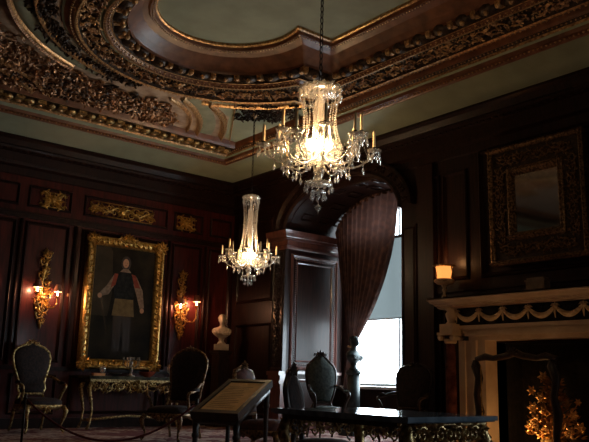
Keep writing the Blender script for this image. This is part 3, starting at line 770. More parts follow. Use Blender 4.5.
# wall sconces
def sconce(x, z0, z1, label, mir):
    T = thing('wall_sconce', label, 'wall lamp', (x, YB - .01, z0)); H_ = z1 - z0
    m = MB(); u, wv, nn = (1, 0, 0), (0, 0, 1), (0, -1, 0)
    m.tube([(.03 * sin(t * 9), -.02, H_ * t) for t in [i / 24 for i in range(25)]], [.012 + .02 * sin(pi * i / 24) for i in range(25)], 6)
    for k, (t, s2, r) in enumerate(((.93, 1, .07), (.84, -1, .07), (.74, 1, .06), (.66, -1, .075), (.56, 1, .08), (.47, -1, .10), (.40, 1, .11), (.32, -1, .10), (.25, 1, .09), (.17, -1, .07), (.09, 1, .05))):
        scroll(m, (s2 * r * .55, -.02, H_ * t), u, wv, nn, r, 1.2, .015, pi if s2 > 0 else 0, s2, 4)
        leaf(m, (0, -.02, H_ * t), (s2, 0, .7), nn, r * 1.7, r * .7, .05); leaf(m, (0, -.02, H_ * t), (-s2, 0, .5), nn, r * 1.5, r * .6, .05)
    leaf(m, (0, -.02, H_ * .9), (0, 0, 1), nn, H_ * .12, .09, .05); leaf(m, (0, -.02, H_ * .1), (0, 0, -1), nn, H_ * .12, .07, .04)
    m.ball((0, -.04, H_ * .38), .05, 10, 6)
    m.build('back_plate', GOLD, T)
    for sx, zz, dx in ((-1, H_ * .46, .15), (1, H_ * .44 + (.10 if mir else -.02), .19)):
        if mir: dx = .10 if sx < 0 else .24
        m = MB(); yy = -.20
        m.tube([(0, -.05, H_ * .32), (sx * dx * .3, -.16, H_ * .25), (sx * dx * .7, -.21, H_ * .25), (sx * dx * .98, -.21, H_ * .31), (sx * dx, yy, zz - .06)], .013, 7)
        arm = m.build('arm', GOLD, T)
        c = (sx * dx, yy, zz - .06)
        m = MB(); m.lathe([(.008, 0), (.04, .01), (.045, .025), (.015, .02), (.015, .035)], c, 12); m.build('drip_pan', GOLD, arm)
        m = MB(); m.lathe([(.011, .02), (.011, .10), (.016, .115), (.018, .14), (.008, .17), (.001, .18)], c, 10); m.build('candle_bulb', SEM, arm)
        m = MB()
        for sc in (1, .97):
            m.grid([[(c[0] + r * sc * cos(2 * pi * i / 18), c[1] + r * sc * sin(2 * pi * i / 18), c[2] + z) for i in range(18)] for r, z in ((.075, .10), (.055, .17), (.035, .225))], 0, True, True)
        m.build('lamp_shade', SHADE, arm)
        lamp('sconce_light', (x + sx * dx, YB - .01 + yy + .03, z0 + zz - .06 + .075), 9.0, (1., .46, .24), .02)
    return T
SEM = emit('lit sconce bulb', (1., .80, .52), 26)
sconce(4.55, 1.60, 2.92, 'gilt rococo sconce with two shaded lights left of the portrait', False)
sconce(7.20, 1.56, 2.85, 'gilt rococo sconce with two shaded lights right of the portrait', True)
m = MB(); m.box(4.985, 5.03, YB - .012, YB - .0005, 2.16, 2.21); m.tube([(5.0, YB - .014, 2.17), (5.0, YB - .014, 2.2)], .004, 5)
tag(m.build('light_switch', BRGOLD), 'tiny brass switch plate on the wall between left sconce and portrait', 'switch')

# console table under the portrait
CX0, CX1, CZ = 5.30, 7.05, .855
T = thing('console_table', 'long gilt console table with dark marble top under the portrait', 'table', ((CX0 + CX1) / 2, YB - .3, 0))
hw = (CX1 - CX0) / 2
m = MB(); m.box(-hw - .02, hw + .02, -.24, .24, CZ - .035, CZ); m.box(-hw, hw, -.22, .23, CZ - .05, CZ - .035); m.build('table_top', CONSOLEM, T)
m = MB(); m.box(-hw + .02, hw - .02, -.20, .22, CZ - .10, CZ - .05)
x = -hw + .04
m.build('frieze_rail', OLDGOLD, T)
m = MB(); n_ = 15
for i in range(n_):
    t = (i + .5) / n_; x = -hw + .06 + (2 * hw - .12) * t; dz = .05 + .08 * sin(pi * ((t * 3) % 1)); s2 = 1 if i % 2 else -1
    scroll(m, (x, -.205, CZ - .11 - dz * .6), (1, 0, 0), (0, 0, 1), (0, -1, 0), .075, 1.15, .014, 0, s2, 4)
    leaf(m, (x, -.205, CZ - .10), (s2 * .5, 0, -1), (0, -1, 0), dz + .09, .06, .04)
for k in range(9): leaf(m, (0, -.21, CZ - .16), (cos(k * pi / 4), 0, sin(k * pi / 4)), (0, -1, 0), .12, .07, .05)
m.ball((0, -.23, CZ - .16), .045, 8, 6)
m.build('carved_apron', OLDGOLD, T)
for sx in (-1, 1):
    for yy in (-.17, .17):
        m = MB(); q = [(sx * (hw - .06), yy, CZ - .10), (sx * (hw - .01), yy - .01, CZ - .2), (sx * (hw - .05), yy, CZ - .36), (sx * (hw - .09), yy, CZ - .55), (sx * (hw - .07), yy, .1), (sx * (hw - .02), yy - .01, .0)]
        m.tube(q, [.035, .042, .028, .02, .018, .026], 8); m.ball((sx * (hw - .055), yy, CZ - .38), .036, 8, 5); m.build('leg', OLDGOLD, T)
m = MB(); m.tube([(-(hw - .08), 0, .14), (-.4, .02, .17), (0, .03, .20), (.4, .02, .17), (hw - .08, 0, .14)], .02, 6); 
for sx in (-1, 1): m.tube([(sx * (hw - .08), -.17, .13), (sx * (hw - .08), 0, .14), (sx * (hw - .08), .17, .13)], .016, 6)
m.build('stretcher', OLDGOLD, T)

def on_console(name, label, cat, x, y, parts):
    T = thing(name, label, cat, (x, YB - .3 + y, CZ)); return T
# two glass goblets
for x, lab in ((5.58, 'small glass goblet catching light at the left end of the console table'), (6.88, 'larger clear glass goblet at the right end of the console table')):
    T = thing('glass_goblet', lab, 'glass', (x, YB - .36, CZ))
    s_ = .85 if x < 6 else 1.15
    m = MB(); m.lathe([(.04 * s_, 0), (.042 * s_, .006), (.008, .015), (.007, .05 * s_)], (0, 0, 0), 12); m.build('foot', CRYSTAL, T)
    m = MB(); m.lathe([(.008, .05 * s_), (.05 * s_, .085 * s_), (.062 * s_, .14 * s_), (.05 * s_, .19 * s_), (.047 * s_, .19 * s_)], (0, 0, 0), 14); m.build('cup', CRYSTAL, T)
T = thing('small_box', 'small orange box lying on the left end of the console table', 'box', (5.46, YB - .47, CZ))
m = MB(); m.box(-.10, .10, -.04, .04, 0, .028); m.build('base', BOXM, T); m = MB(); m.box(-.104, .104, -.044, .044, .028, .045); m.build('lid', BOXM, T)
T = thing('candelabrum', 'dark silver branched centrepiece before the middle of the portrait', 'candelabrum', (6.08, YB - .40, CZ))
m = MB(); m.lathe([(.07, 0), (.075, .015), (.03, .03), (.02, .07), (.035, .11), (.018, .15), (.018, .22), (.03, .25), (.012, .27)], (0, 0, 0), 14); m.build('stem', PEWTER, T)
for k in range(5):
    a = k * 2 * pi / 5 + .3; r = .14 + .03 * (k % 2)
    m = MB(); m.tube([(0, 0, .20), (r * .5 * cos(a), r * .5 * sin(a), .15), (r * cos(a), r * sin(a), .2), (r * cos(a), r * sin(a), .27)], .007, 6)
    m.lathe([(.006, .27), (.03, .28), (.014, .30), (.014, .33)], (r * cos(a), r * sin(a), 0), 10); m.build('branch', PEWTER, T)
m = MB(); m.lathe([(.008, .27), (.05, .29), (.055, .33), (.05, .33)], (0, 0, 0), 12); m.build('top_dish', PEWTER, T)
m = MB(); m.lathe([(.05, 0), (.055, .01), (.1, .03), (.15, .085), (.155, .09), (.145, .085), (.04, .015)], (6.42, YB - .36, CZ), 18); tag(m.build('serving_bowl', REDBOWL), 'shallow red bowl on the console table right of the centrepiece', 'bowl')
m = MB(); m.lathe([(.03, 0), (.05, .01), (.09, .04), (.11, .05), (.105, .052), (.02, .015)], (5.82, YB - .34, CZ), 16); tag(m.build('silver_dish', PEWTER), 'low tarnished dish on the console table left of the centrepiece', 'dish')

# ------------------------------------------------------------------ busts
def bust(name, label, loc, s, rz, material, hood=False):
    T = thing(name, label, 'bust', loc, rz)
    m = MB()
    m.lathe([(.10, 0), (.10, .03), (.075, .045), (.055, .09), (.075, .125), (.08, .14)], (0, 0, 0), 16, X=Matrix.Scale(s, 4)); m.build('socle', material, T)
    m = MB(); S = Matrix.Scale(s, 4)
    # shoulders, chest, neck and head as one lofted surface
    secs = [(.14, .07, .06, 0), (.17, .12, .09, 0), (.22, .19, .115, 0), (.28, .235, .125, 0), (.335, .235, .115, .005), (.375, .18, .10, .005), (.40, .10, .075, 0), (.425, .062, .062, 0), (.46, .055, .058, -.005), (.485, .058, .065, -.012), (.51, .068, .082, -.02), (.54, .077, .093, -.02), (.58, .083, .099, -.012), (.62, .08, .096, -.008), (.655, .064, .078, -.004), (.678, .034, .045, 0), (.684, .004, .004, 0)]
    rows = []
    for z, rx, ry, dy in secs:
        row = []
        for k in range(20):
            a = 2 * pi * k / 20; x = rx * cos(a); y = dy + ry * sin(a)
            if .50 < z < .60 and sin(a) < -.95: y -= .014 if z < .56 else .008
            if .49 < z < .52 and sin(a) < -.6: y -= .006
            row.append((x, y, z))
        rows.append(row)
    m.grid(rows, 0, True, True, S)
    m.lathe([(.001, -.02), (.012, -.014), (.014, 0), (.006, .03), (.001, .045)], (0, -.115, .555), 8, X=S)     # nose
    for sx in (-1, 1):
        m.ball((sx * .081, .0, .555), .022, 6, 5, X=S, sx=.4, sy=.8, sz=1.2); m.ball((sx * .028, -.098, .578), .012, 6, 4, X=S, sz=.6)
    m.tube([(-.025, -.103, .518), (0, -.112, .520), (.025, -.103, .518)], .006, 5, X=S)
    m.build('head_and_shoulders', material, T)
    m = MB()
    for k in range(40):
        a = rnd.uniform(0, 2 * pi); b = rnd.uniform(.1, 1.4)
        if sin(a) < -.3 and b < .75: continue
        m.ball((.084 * cos(a) * cos(b), .0 + .10 * sin(a) * cos(b), .585 + .10 * sin(b)), .024, 6, 4, X=S)
    m.build('hair', material, T)
    m = MB()
    for k in range(7):
        t = k / 6; x = -.2 + .4 * t
        m.tube([(x, -.09 - .02 * sin(pi * t), .30), (x * .8 + .02, -.115, .25), (x * .55 + .02, -.10, .19)], [.016, .018, .01], 6, X=S)
    m.build('drapery', material, T)
    return T
bust('marble_bust', 'pale marble bust on a dark pedestal against the far wall', (7.93, 11.93, 1.50), .80, heading(-.5, -1), BUST)
T = thing('pedestal', 'tall dark wood pedestal carrying the pale marble bust', 'pedestal', (7.93, 11.93, 0))
m = MB(); m.box(-.17, .17, -.17, .17, 0, .12); m.box(-.14, .14, -.14, .14, .12, .17); m.build('base', DARKWOOD, T)
m = MB(); m.box(-.12, .12, -.12, .12, .17, 1.30); m.build('shaft', DARKWOOD, T)
m = MB(); m.box(-.14, .14, -.14, .14, 1.30, 1.34); m.box(-.16, .16, -.16, .16, 1.34, 1.385); m.build('cap', DARKWOOD, T)
m = MB(); m.box(-.13, .13, -.10, .10, 1.386, 1.499); tag(m.build('bust_block', BUST), 'pale marble block between the far wall bust and its pedestal', 'plinth'); bpy.data.objects['bust_block'].location = (7.93, 11.93, 0); bpy.data.objects['bust_block'].rotation_euler.z = heading(-.5, -1)
BW = (8.87, 9.30)
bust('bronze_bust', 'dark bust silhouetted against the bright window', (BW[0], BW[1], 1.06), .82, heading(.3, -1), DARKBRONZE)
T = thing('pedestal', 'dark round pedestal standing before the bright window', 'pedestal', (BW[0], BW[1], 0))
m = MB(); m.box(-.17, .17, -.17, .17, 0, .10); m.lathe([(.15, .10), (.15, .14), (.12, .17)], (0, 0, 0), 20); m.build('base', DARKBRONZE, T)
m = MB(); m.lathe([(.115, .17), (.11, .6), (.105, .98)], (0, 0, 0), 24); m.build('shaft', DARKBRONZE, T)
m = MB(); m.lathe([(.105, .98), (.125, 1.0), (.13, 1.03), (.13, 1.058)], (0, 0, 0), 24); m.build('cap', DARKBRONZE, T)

# ------------------------------------------------------------------ chairs
def chair(label, loc, rz, w=.58, d=.54, sh=.44, h=1.3, style='cartouche', frame=OLDGOLD, up_=DARKUP, arms=True, group=None, name='armchair', back_h0=None):
    T = thing(name, label, 'chair', loc, rz, group)
    # seat: serpentine cushion
    ol = []
    for i in range(32):
        a = 2 * pi * i / 32; c, s = cos(a), sin(a)
        x = abs(c) ** .5 * (1 if c > 0 else -1) * w / 2 * (1 - .10 * (s > 0) * abs(s)); y = abs(s) ** .5 * (1 if s > 0 else -1) * d / 2
        ol.append((x, y))
    m = MB(); rows = []
    for k, z in ((.97, sh - .08), (1., sh - .05), (1., sh - .015), (.93, sh + .015), (.7, sh + .035), (.3, sh + .045), (.01, sh + .047)): rows.append([(x * k, y * k, z) for x, y in ol])
    m.grid(rows, 0, True, True); m.build('seat', up_, T)
    m = MB(); rows = []
    for k, z in ((1.0, sh - .055), (1.04, sh - .06), (1.05, sh - .085)): rows.append([(x * k, y * k, z) for x, y in ol])
    rows.append([(x * 1.03, y * 1.03, sh - .12 - .035 * cos(4 * atan2(y, x)) * 1) for x, y in ol]); rows.append([(x * .97, y * .97, sh - .11) for x, y in ol])
    m.grid(rows, 0, True, True)
    for px, py, sx in ((0, -d / 2 * 1.05, 1),):
        for k in range(5): leaf(m, (px, py, sh - .10), (cos(pi + k * pi / 4), 0, sin(pi + k * pi / 4)), (0, -1, 0), .09, .05, .03)
    m.build('seat_rail', frame, T)
    for sx in (-1, 1):
        m = MB(); x, y = sx * w * .45, -d * .46
        m.tube([(x, y, sh - .08), (x + sx * .035, y - .035, sh - .15), (x + sx * .02, y - .02, sh - .24), (x - sx * .01, y + .01, .12), (x, y - .005, .05), (x + sx * .03, y - .035, .018)], [.036, .038, .026, .017, .016, .022], 8); m.build('leg', frame, T)
        m = MB(); x, y = sx * w * .40, d * .44
        m.tube([(x, y, sh - .08), (x, y + .01, sh - .2), (x + sx * .005, y + .05, .1), (x + sx * .01, y + .08, .016)], [.028, .024, .017, .02], 8); m.build('leg', frame, T)
    # back
    b0 = back_h0 or sh + .09; bh = h - b0
    if style == 'cartouche': out = [(.30, 0), (.36, .1), (.33, .22), (.40, .38), (.47, .55), (.50, .70), (.46, .82), (.34, .90), (.22, .93), (.10, .985), (0, 1.0)]
    elif style == 'round': out = [(.36, 0), (.40, .1), (.42, .3), (.46, .5), (.49, .66), (.47, .80), (.38, .91), (.25, .97), (.12, .995), (0, 1.0)]
    elif style == 'peak': out = [(.26, 0), (.36, .12), (.45, .3), (.50, .5), (.49, .66), (.42, .76), (.30, .83), (.16, .92), (.05, .99), (0, 1.0)]
    else: out = [(.40, 0), (.42, .3), (.45, .6), (.47, .8), (.42, .90), (.28, .92), (.14, .96), (0, 1.0)]
    full = [(x, z) for x, z in out] + [(-x, z) for x, z in reversed(out[:-1])]
    def B(x, z, o=0.): return V((x * w, d * .44 + .16 * z * bh + o, b0 + z * bh))
    m = MB(); loop = [B(x, z) for x, z in full]; m.tube(loop, .023, 8, closed=True)
    for sx in (-1, 1): m.tube([(sx * w * .40, d * .44, sh - .06), B(sx * out[0][0], 0)], .022, 7)
    top = B(0, 1.)
    for k in range(7): leaf(m, top - V((0, .01, .02)), (cos(k * pi / 6), 0, sin(k * pi / 6) * .5), (0, -1, 0), .09, .05, .03)
    if style in ('cartouche', 'peak'):
        for sx in (-1, 1): scroll(m, top + V((sx * .07, -.01, -.03)), (sx, 0, 0), (0, 0, 1), (0, -1, 0), .04, 1, .012, 0, 1, 2)
    m.build('back_frame', frame, T)
    m = MB(); cen = B(0, .5)
    for o, k in ((-.03, 0), (.02, 1)):
        pass
    rows = []
    for k, o in ((.965, .018), (.97, -.012), (.85, -.035), (.5, -.05), (.01, -.055)): rows.append([cen + (B(x, z) - cen) * k + V((0, o, 0)) for x, z in full])
    m.grid(rows, 0, True, True); m.prism([(x * w * .96, z) for x, z in [(x, .5 + (z - .5) * .96) for x, z in full]], 0, .012, 0, Matrix(((1, 0, 0, 0), (0, .16 * bh, 1, d * .44 + .012), (0, bh, 0, b0), (0, 0, 0, 1))))
    m.build('backrest', up_, T)
    if arms:
        for sx in (-1, 1):
            m = MB(); s0 = B(sx * .43, .34)
            q = [s0, s0 + V((sx * .03, -.12, .0)), V((sx * (w * .5 + .05), -d * .02, sh + .245)), V((sx * (w * .5 + .055), -d * .25, sh + .235)), V((sx * (w * .5 + .03), -d * .32, sh + .20)), V((sx * (w * .5 + .0), -d * .2, sh + .10)), V((sx * (w * .5 - .01), -d * .1, sh - .06))]
            qq = []
            for j in range(len(q) - 1):
                for t in (0, .5): qq.append(q[j].lerp(q[j + 1], t))
            qq.append(q[-1]); qq = [qq[0]] + [(qq[j - 1] + qq[j] * 2 + qq[j + 1]) / 4 for j in range(1, len(qq) - 1)] + [qq[-1]]
            m.tube(qq, .021, 8); arm = m.build('arm', frame, T)
            m = MB(); a_, b_ = V((sx * (w * .5 + .045), d * .12, sh + .262)), V((sx * (w * .5 + .05), -d * .18, sh + .258)); m.tube([a_, (a_ + b_) / 2 + V((0, 0, .006)), b_], [.018, .03, .018], 8); m.build('arm_pad', up_, arm)
    return T
chair('gilt armchair with tall cartouche back standing alone at far left wall', (4.33, 11.42, 0), heading(.12, -1), w=.62, d=.56, sh=.47, h=1.34, style='cartouche', frame=OLDGOLD, up_=DARKUP)
chair('high round-backed dark armchair turned left, just right of the console table', (5.56, 9.50, 0), heading(-.97, -.55), w=.60, d=.66, sh=.43, h=1.27, style='round', frame=DULLGOLD, up_=DARKUP)
chair('low-backed side chair with reddish seat standing behind the tilted display stand', (4.78, 6.32, 0), heading(.55, -1), w=.46, d=.46, sh=.42, h=.99, style='square', frame=DULLGOLD, up_=REDUP, arms=False, name='side_chair')
chair('low dark brown chair seen edge on behind the left end of the marble table', (3.78, 4.28, 0), heading(.58, -.8), w=.42, d=.44, sh=.40, h=.93, style='peak', frame=DARKWOOD, up_=DARKUP, arms=False, name='side_chair')
chair('armchair with peaked oval back silhouetted in front of the bright bay panel', (7.84, 8.78, 0), heading(-.35, -1), w=.50, d=.54, sh=.45, h=1.29, style='peak', frame=DARKWOOD, up_=BLUEUP)
chair('shadowy armchair standing by the dark wall between window and fireplace', (7.72, 7.10, 0), heading(-1, -.25), w=.56, d=.54, sh=.44, h=1.12, style='round', frame=DARKWOOD, up_=DARKUP)

# ------------------------------------------------------------------ tilted display stand
T = thing('display_stand', 'tilted wooden display stand holding a buff parchment under a dark frame', 'display stand', (0, 0, 0))
bl = V((3.44, 5.60, .565))
e1 = V((.19, -.43, .0)); e2 = V((.70, .46, .28))
c4 = [bl, bl + e1, bl + e1 + e2, bl + e2]
n3 = e1.cross(e2).normalized(); n3 = n3 if n3.z > 0 else -n3
def quad_slab(mb, a, b, c, d, t0, t1, mi=0):
    vs = [p + n3 * t0 for p in (a, b, c, d)] + [p + n3 * t1 for p in (a, b, c, d)]
    mb.add(vs, [(0, 1, 2, 3), (7, 6, 5, 4), (0, 4, 5, 1), (1, 5, 6, 2), (2, 6, 7, 3), (3, 7, 4, 0)], mi)
m = MB(); quad_slab(m, *c4, -.05, 0)
def inner(u0, u1, v0, v1): return [bl + e1 * a + e2 * b for a, b in ((u0, v0), (u1, v0), (u1, v1), (u0, v1))]
m.build('desk_top', DARKWOOD, T)
m = MB(); 
for (u0, u1, v0, v1) in ((0, 1, 0, .08), (0, 1, .93, 1), (0, .10, .08, .93), (.90, 1, .08, .93)): quad_slab(m, *inner(u0, u1, v0, v1), 0, .014)
m.build('rim', DARKWOOD, T)
m = MB(); quad_slab(m, *inner(.12, .88, .10, .91), .001, .004, 0)
for k in range(13):
    v = .17 + .05 * k
    quad_slab(m, *inner(.2, .2 + rnd.uniform(.4, .58), v, v + .008), .004, .0046, 1)
m.build('parchment', [PAPER, INKY], T)
for k, p in enumerate(c4):
    q = p + (sum(c4, V((0, 0, 0))) / 4 - p) * .14; zt = q.z - .05
    m = MB(); m.tube([(q.x, q.y, zt), (q.x, q.y, zt - .12), (q.x, q.y, .25), (q.x, q.y, 0.001)], [.030, .026, .018, .022], 8); m.ball((q.x, q.y, zt - .15), .034, 8, 5); m.build('leg', DARKWOOD, T)
m = MB(); zl = bl.z - .11
for i in range(4):
    a = c4[i] + (sum(c4, V((0, 0, 0))) / 4 - c4[i]) * .12; b = c4[(i + 1) % 4]; b = b + (sum(c4, V((0, 0, 0))) / 4 - b) * .12
    m.tube([a - V((0, 0, .075)), (a + b) / 2 - V((0, 0, .07)), b - V((0, 0, .075))], .03, 6)
m.build('apron', DARKWOOD, T)

# ------------------------------------------------------------------ marble-topped centre table
TH = radians(1.5); TZ = .70; TA, TB = .72, 1.02
T = thing('centre_table', 'carved gilt table with blue-grey marble top in the foreground before the fireplace', 'table', (2.69, 2.45, 0), TH)
m = MB(); 
ol = [(0, 0), (TA, 0), (TA, TB), (0, TB)]
m.box(0, TA, 0, TB, TZ - .024, TZ); m.box(.012, TA - .012, .012, TB - .012, TZ - .03, TZ - .024); m.build('table_top', TABLEMARB, T)
def lace(mb, p0, p1, z, nrm, n, drop):
    p0, p1 = V(p0), V(p1); d = (p1 - p0).normalized(); L = (p1 - p0).length
    mb.tube([p0 + V((0, 0, z)), p1 + V((0, 0, z))], .010, 6)
    for i in range(n):
        c = p0 + d * L * (i + .5) / n + V((0, 0, z - drop * .45)); s2 = 1 if i % 2 else -1
        scroll(mb, c, d, (0, 0, 1), nrm, drop * .42, 1.25, .008, 0, s2, 5, H=.012)
        leaf(mb, c + V((0, 0, .03)), (d.x * s2, d.y * s2, -1.2), nrm, drop * .8, .035, .02); leaf(mb, c, (-d.x * s2, -d.y * s2, .5), nrm, drop * .6, .03, .02)
        scroll(mb, c - V((0, 0, drop * .55)) + d * .01, d, (0, 0, 1), nrm, drop * .3, 1.1, .007, 1, -s2, 3, H=.01)
m = MB(); lace(m, (.05, .05, 0), (TA - .05, .05, 0), TZ - .04, (0, -1, 0), 9, .11); m.build('carved_apron', OLDGOLD, T)
m = MB(); lace(m, (TA - .05, .05, 0), (TA - .05, TB - .05, 0), TZ - .04, (1, 0, 0), 11, .11); m.build('carved_apron', OLDGOLD, T)
m = MB(); m.box(.04, .06, .12, TB - .12, TZ - .055, TZ - .03); m.build('side_rail', DARKWOOD, T)
m = MB(); lace(m, (.05, TB - .05, 0), (TA - .05, TB - .05, 0), TZ - .04, (0, 1, 0), 9, .09); m.build('carved_apron', OLDGOLD, T)
for lx, ly in ((.07, .07), (TA - .07, .07), (TA - .07, TB - .07), (.07, TB - .07)):
    sx = -1 if lx < .4 else 1; sy = -1 if ly < .5 else 1
    m = MB(); m.tube([(lx, ly, TZ - .03), (lx + sx * .02, ly + sy * .02, TZ - .12), (lx - sx * .01, ly - sy * .01, TZ - .26), (lx - sx * .02, ly - sy * .02, .2), (lx, ly, .06), (lx + sx * .03, ly + sy * .03, .02)], [.022, .034, .026, .016, .018, .026], 8)
    for k in range(4): leaf(m, (lx, ly, TZ - .10), (sx * cos(k), sy * sin(k), -.6), (sx, sy, 0), .08, .04, .02)
    m.build('leg', OLDGOLD, T)
m = MB()
m.tube([(.09, .09, .10), (TA / 2, TB / 2, .16), (TA - .09, TB - .09, .10)], .018, 6); m.tube([(TA - .09, .09, .10), (TA / 2, TB / 2, .16), (.09, TB - .09, .10)], .018, 6); m.ball((TA / 2, TB / 2, .18), .05, 10, 6)
m.build('stretcher', OLDGOLD, T)

# ------------------------------------------------------------------ rope barrier
P1 = (3.27, 9.03); P2 = (4.72, 7.55)
for q, (x, y) in enumerate((P1, P2)):
    T = thing('rope_post', ('short dark rope barrier post in front of the gilt armchair', 'short dark rope barrier post behind the tilted display stand')[q], 'barrier post', (x, y, 0))
    m = MB(); m.lathe([(.12, 0), (.12, .012), (.04, .03), (.015, .045)], (0, 0, 0), 18); m.build('base', IRON, T)
    m = MB(); m.lathe([(.014, .04), (.014, .56)], (0, 0, 0), 10); m.build('pole', IRON, T)
    m = MB(); m.lathe([(.014, .56), (.025, .565), (.025, .58), (.012, .59), (.022, .605), (.012, .625), (.001, .63)], (0, 0, 0), 12); m.build('finial', IRON, T)
m = MB(); ra, rb_ = V((P1[0], P1[1], .55)), V((P2[0], P2[1], .55)); dd = (rb_ - ra).normalized() * .03
m.tube(sag(ra + dd, rb_ - dd, .43, 24), .013, 8)
tag(m.build('barrier_rope', ROPE), 'sagging dark red rope strung between the barrier posts', 'rope')

# ------------------------------------------------------------------ mantelpiece
FC = (FB0 + FB1) / 2
T = thing('mantelpiece', 'cream marble mantelpiece with carved swags and columns', 'fireplace', (XR, FC, 0))
def L_(y): return y - FC
SH = 6.86 - FC; HW = 6.52 - FC; OW = (FB1 - FB0) / 2
XM = frame_X((0, 0, 0), (0, 1, 0), (0, 0, 1), (-1, 0, 0))        # a along y, b = z, h out of the wall
m = MB()
pr_ = [(1.87, .30), (1.885, .33), (1.90, .33), (1.915, .36), (1.935, .37), (1.95, .40), (1.975, .415), (1.985, .43), (2.02, .43)]
rows = []
for z, h in pr_:
    e = SH - .43 + h
    rows.append([(-e, z, 0), (-e, z, h), (e, z, h), (e, z, 0)])
m.grid(rows, 0, False, False, XM); m.box(-SH, SH, 2.0, 2.02, .0, .43, 0, XM)
y = -SH + .12
while y < SH - .12: m.box(y, y + .018, 1.90, 1.93, .33, .365, 0, XM); y += .036
m.build('mantel_shelf', MARBLE, T)
m = MB(); m.box(-HW - .02, HW + .02, 1.64, 1.87, .001, .27, 0, XM); m.build('frieze', DARKMARB, T)
NS = 7; W_ = 2 * (HW - .05) / NS
for i in range(NS):
    a = -HW + .05 + W_ * i; m = MB(); pts = []; rs = []
    for k in range(13):
        t = k / 12; pts.append((a + W_ * t, 1.825 - .44 * t * (1 - t) - .0, .285)); rs.append(.016 + .020 * sin(pi * t))
    m.tube(pts, rs, 8, X=XM)
    for k in range(1, 12): m.ball((pts[k][0], pts[k][1], .30 + rs[k] * .5), rs[k] * .7, 6, 4, X=XM)
    m.build('swag', CARVED, T)
for i in range(NS + 1):
    a = -HW + .05 + W_ * i; m = MB()
    c = V((-.28, a, 1.825))
    for k in range(8): leaf(m, c, (0, cos(k * pi / 4), sin(k * pi / 4)), (-1, 0, 0), .045, .03, .015)
    m.ball((a, 1.825, .29), .018, 8, 5, X=XM)
    m.tube([(a, 1.80, .285), (a + .004, 1.75, .285), (a, 1.68, .28)], [.008, .014, .005], 6, X=XM)
    for sx in (-1, 1): m.tube([(a, 1.83, .285), (a + sx * .035, 1.845, .285), (a + sx * .06, 1.825, .28)], [.008, .01, .004], 6, X=XM)
    m.build('swag_rosette', CARVED, T)
m = MB()
for t0, t1, h in ((0, .05, .285), (.05, .10, .265), (.10, .14, .285), (.14, .2, .25)):
    e0 = OW + .40 - t0; e1_ = OW + .40 - t1
    m.box(-e0, e0, 1.62 - t0 + .02, 1.62 - t1 + .02, .001, h, 0, XM)
m.build('lintel', MARBLE, T)
for sx in (-1, 1):
    m = MB()
    for t0, t1, h in ((.0, .10, .285), (.10, .22, .262), (.22, .28, .285), (.28, .40, .25)):
        m.box(sx * (OW + .40 - t0 + .0), sx * (OW + .40 - t1), 0, 1.44, .001, h, 0, XM)
    m.build('jamb', MARBLE, T)
    yc = sx * (OW + .50)
    m = MB(); m.lathe([(.085, .16), (.09, .2), (.075, .23), (.075, .9), (.066, 1.38), (.07, 1.40)], (-.33, yc, 0), 20); m.build('column', REDMARB, T)
    m = MB(); m.box(yc - .11, yc + .11, 0, .12, .21, .43, 0, XM); m.lathe([(.11, .12), (.105, .14), (.09, .16)], (-.33, yc, 0), 20); m.build('column_base', MARBLE, T)
    m = MB(); m.lathe([(.07, 1.40), (.085, 1.42), (.085, 1.46)], (-.33, yc, 0), 18)
    for s2 in (-1, 1):
        m.tube([(yc + s2 * (.10 + .038 * cos(a) * (1 - a / 16)), 1.475 + .038 * sin(a) * (1 - a / 16), .42) for a in [i * .6 for i in range(15)]], .012, 6, X=XM)
        m.lathe([(.036, -.1), (.030, 0), (.036, .1)], (0, 0, 0), 12, X=frame_X((-.33, yc + s2 * .10, 1.475), (0, 1, 0), (0, 0, 1), (1, 0, 0)))
    m.box(yc - .13, yc + .13, 1.51, 1.545, .20, .46, 0, XM)
    x = yc - .11
    m.build('capital', MARBLE, T)
    m = MB(); m.box(yc - .11, yc + .11, 1.545, 1.66, .18, .42, 0, XM); m.lathe([(.08, 1.66), (.05, 1.70), (.07, 1.76), (.075, 1.80), (.05, 1.84), (.09, 1.87)], (-.31, yc, 0), 14); m.build('corner_block', MARBLE, T)
m = MB()                                       # firebox interior
m.box(-OW, OW, -.0, 1.42, -.62, -.55, 0, XM); m.box(-OW - .05, -OW, 0, 1.42, -.6, -.0, 0, XM); m.box(OW, OW + .05, 0, 1.42, -.6, -.0, 0, XM); m.box(-OW, OW, 1.42, 1.47, -.6, -.21, 0, XM)
m.build('firebox', STONE, T)
# chimney breast floor behind
m = MB(); m.box(XR, XR + .7, FB0 - .1, FB1 + .1, -.05, .001); m.build('floor_hearth', STONE, kind='structure')

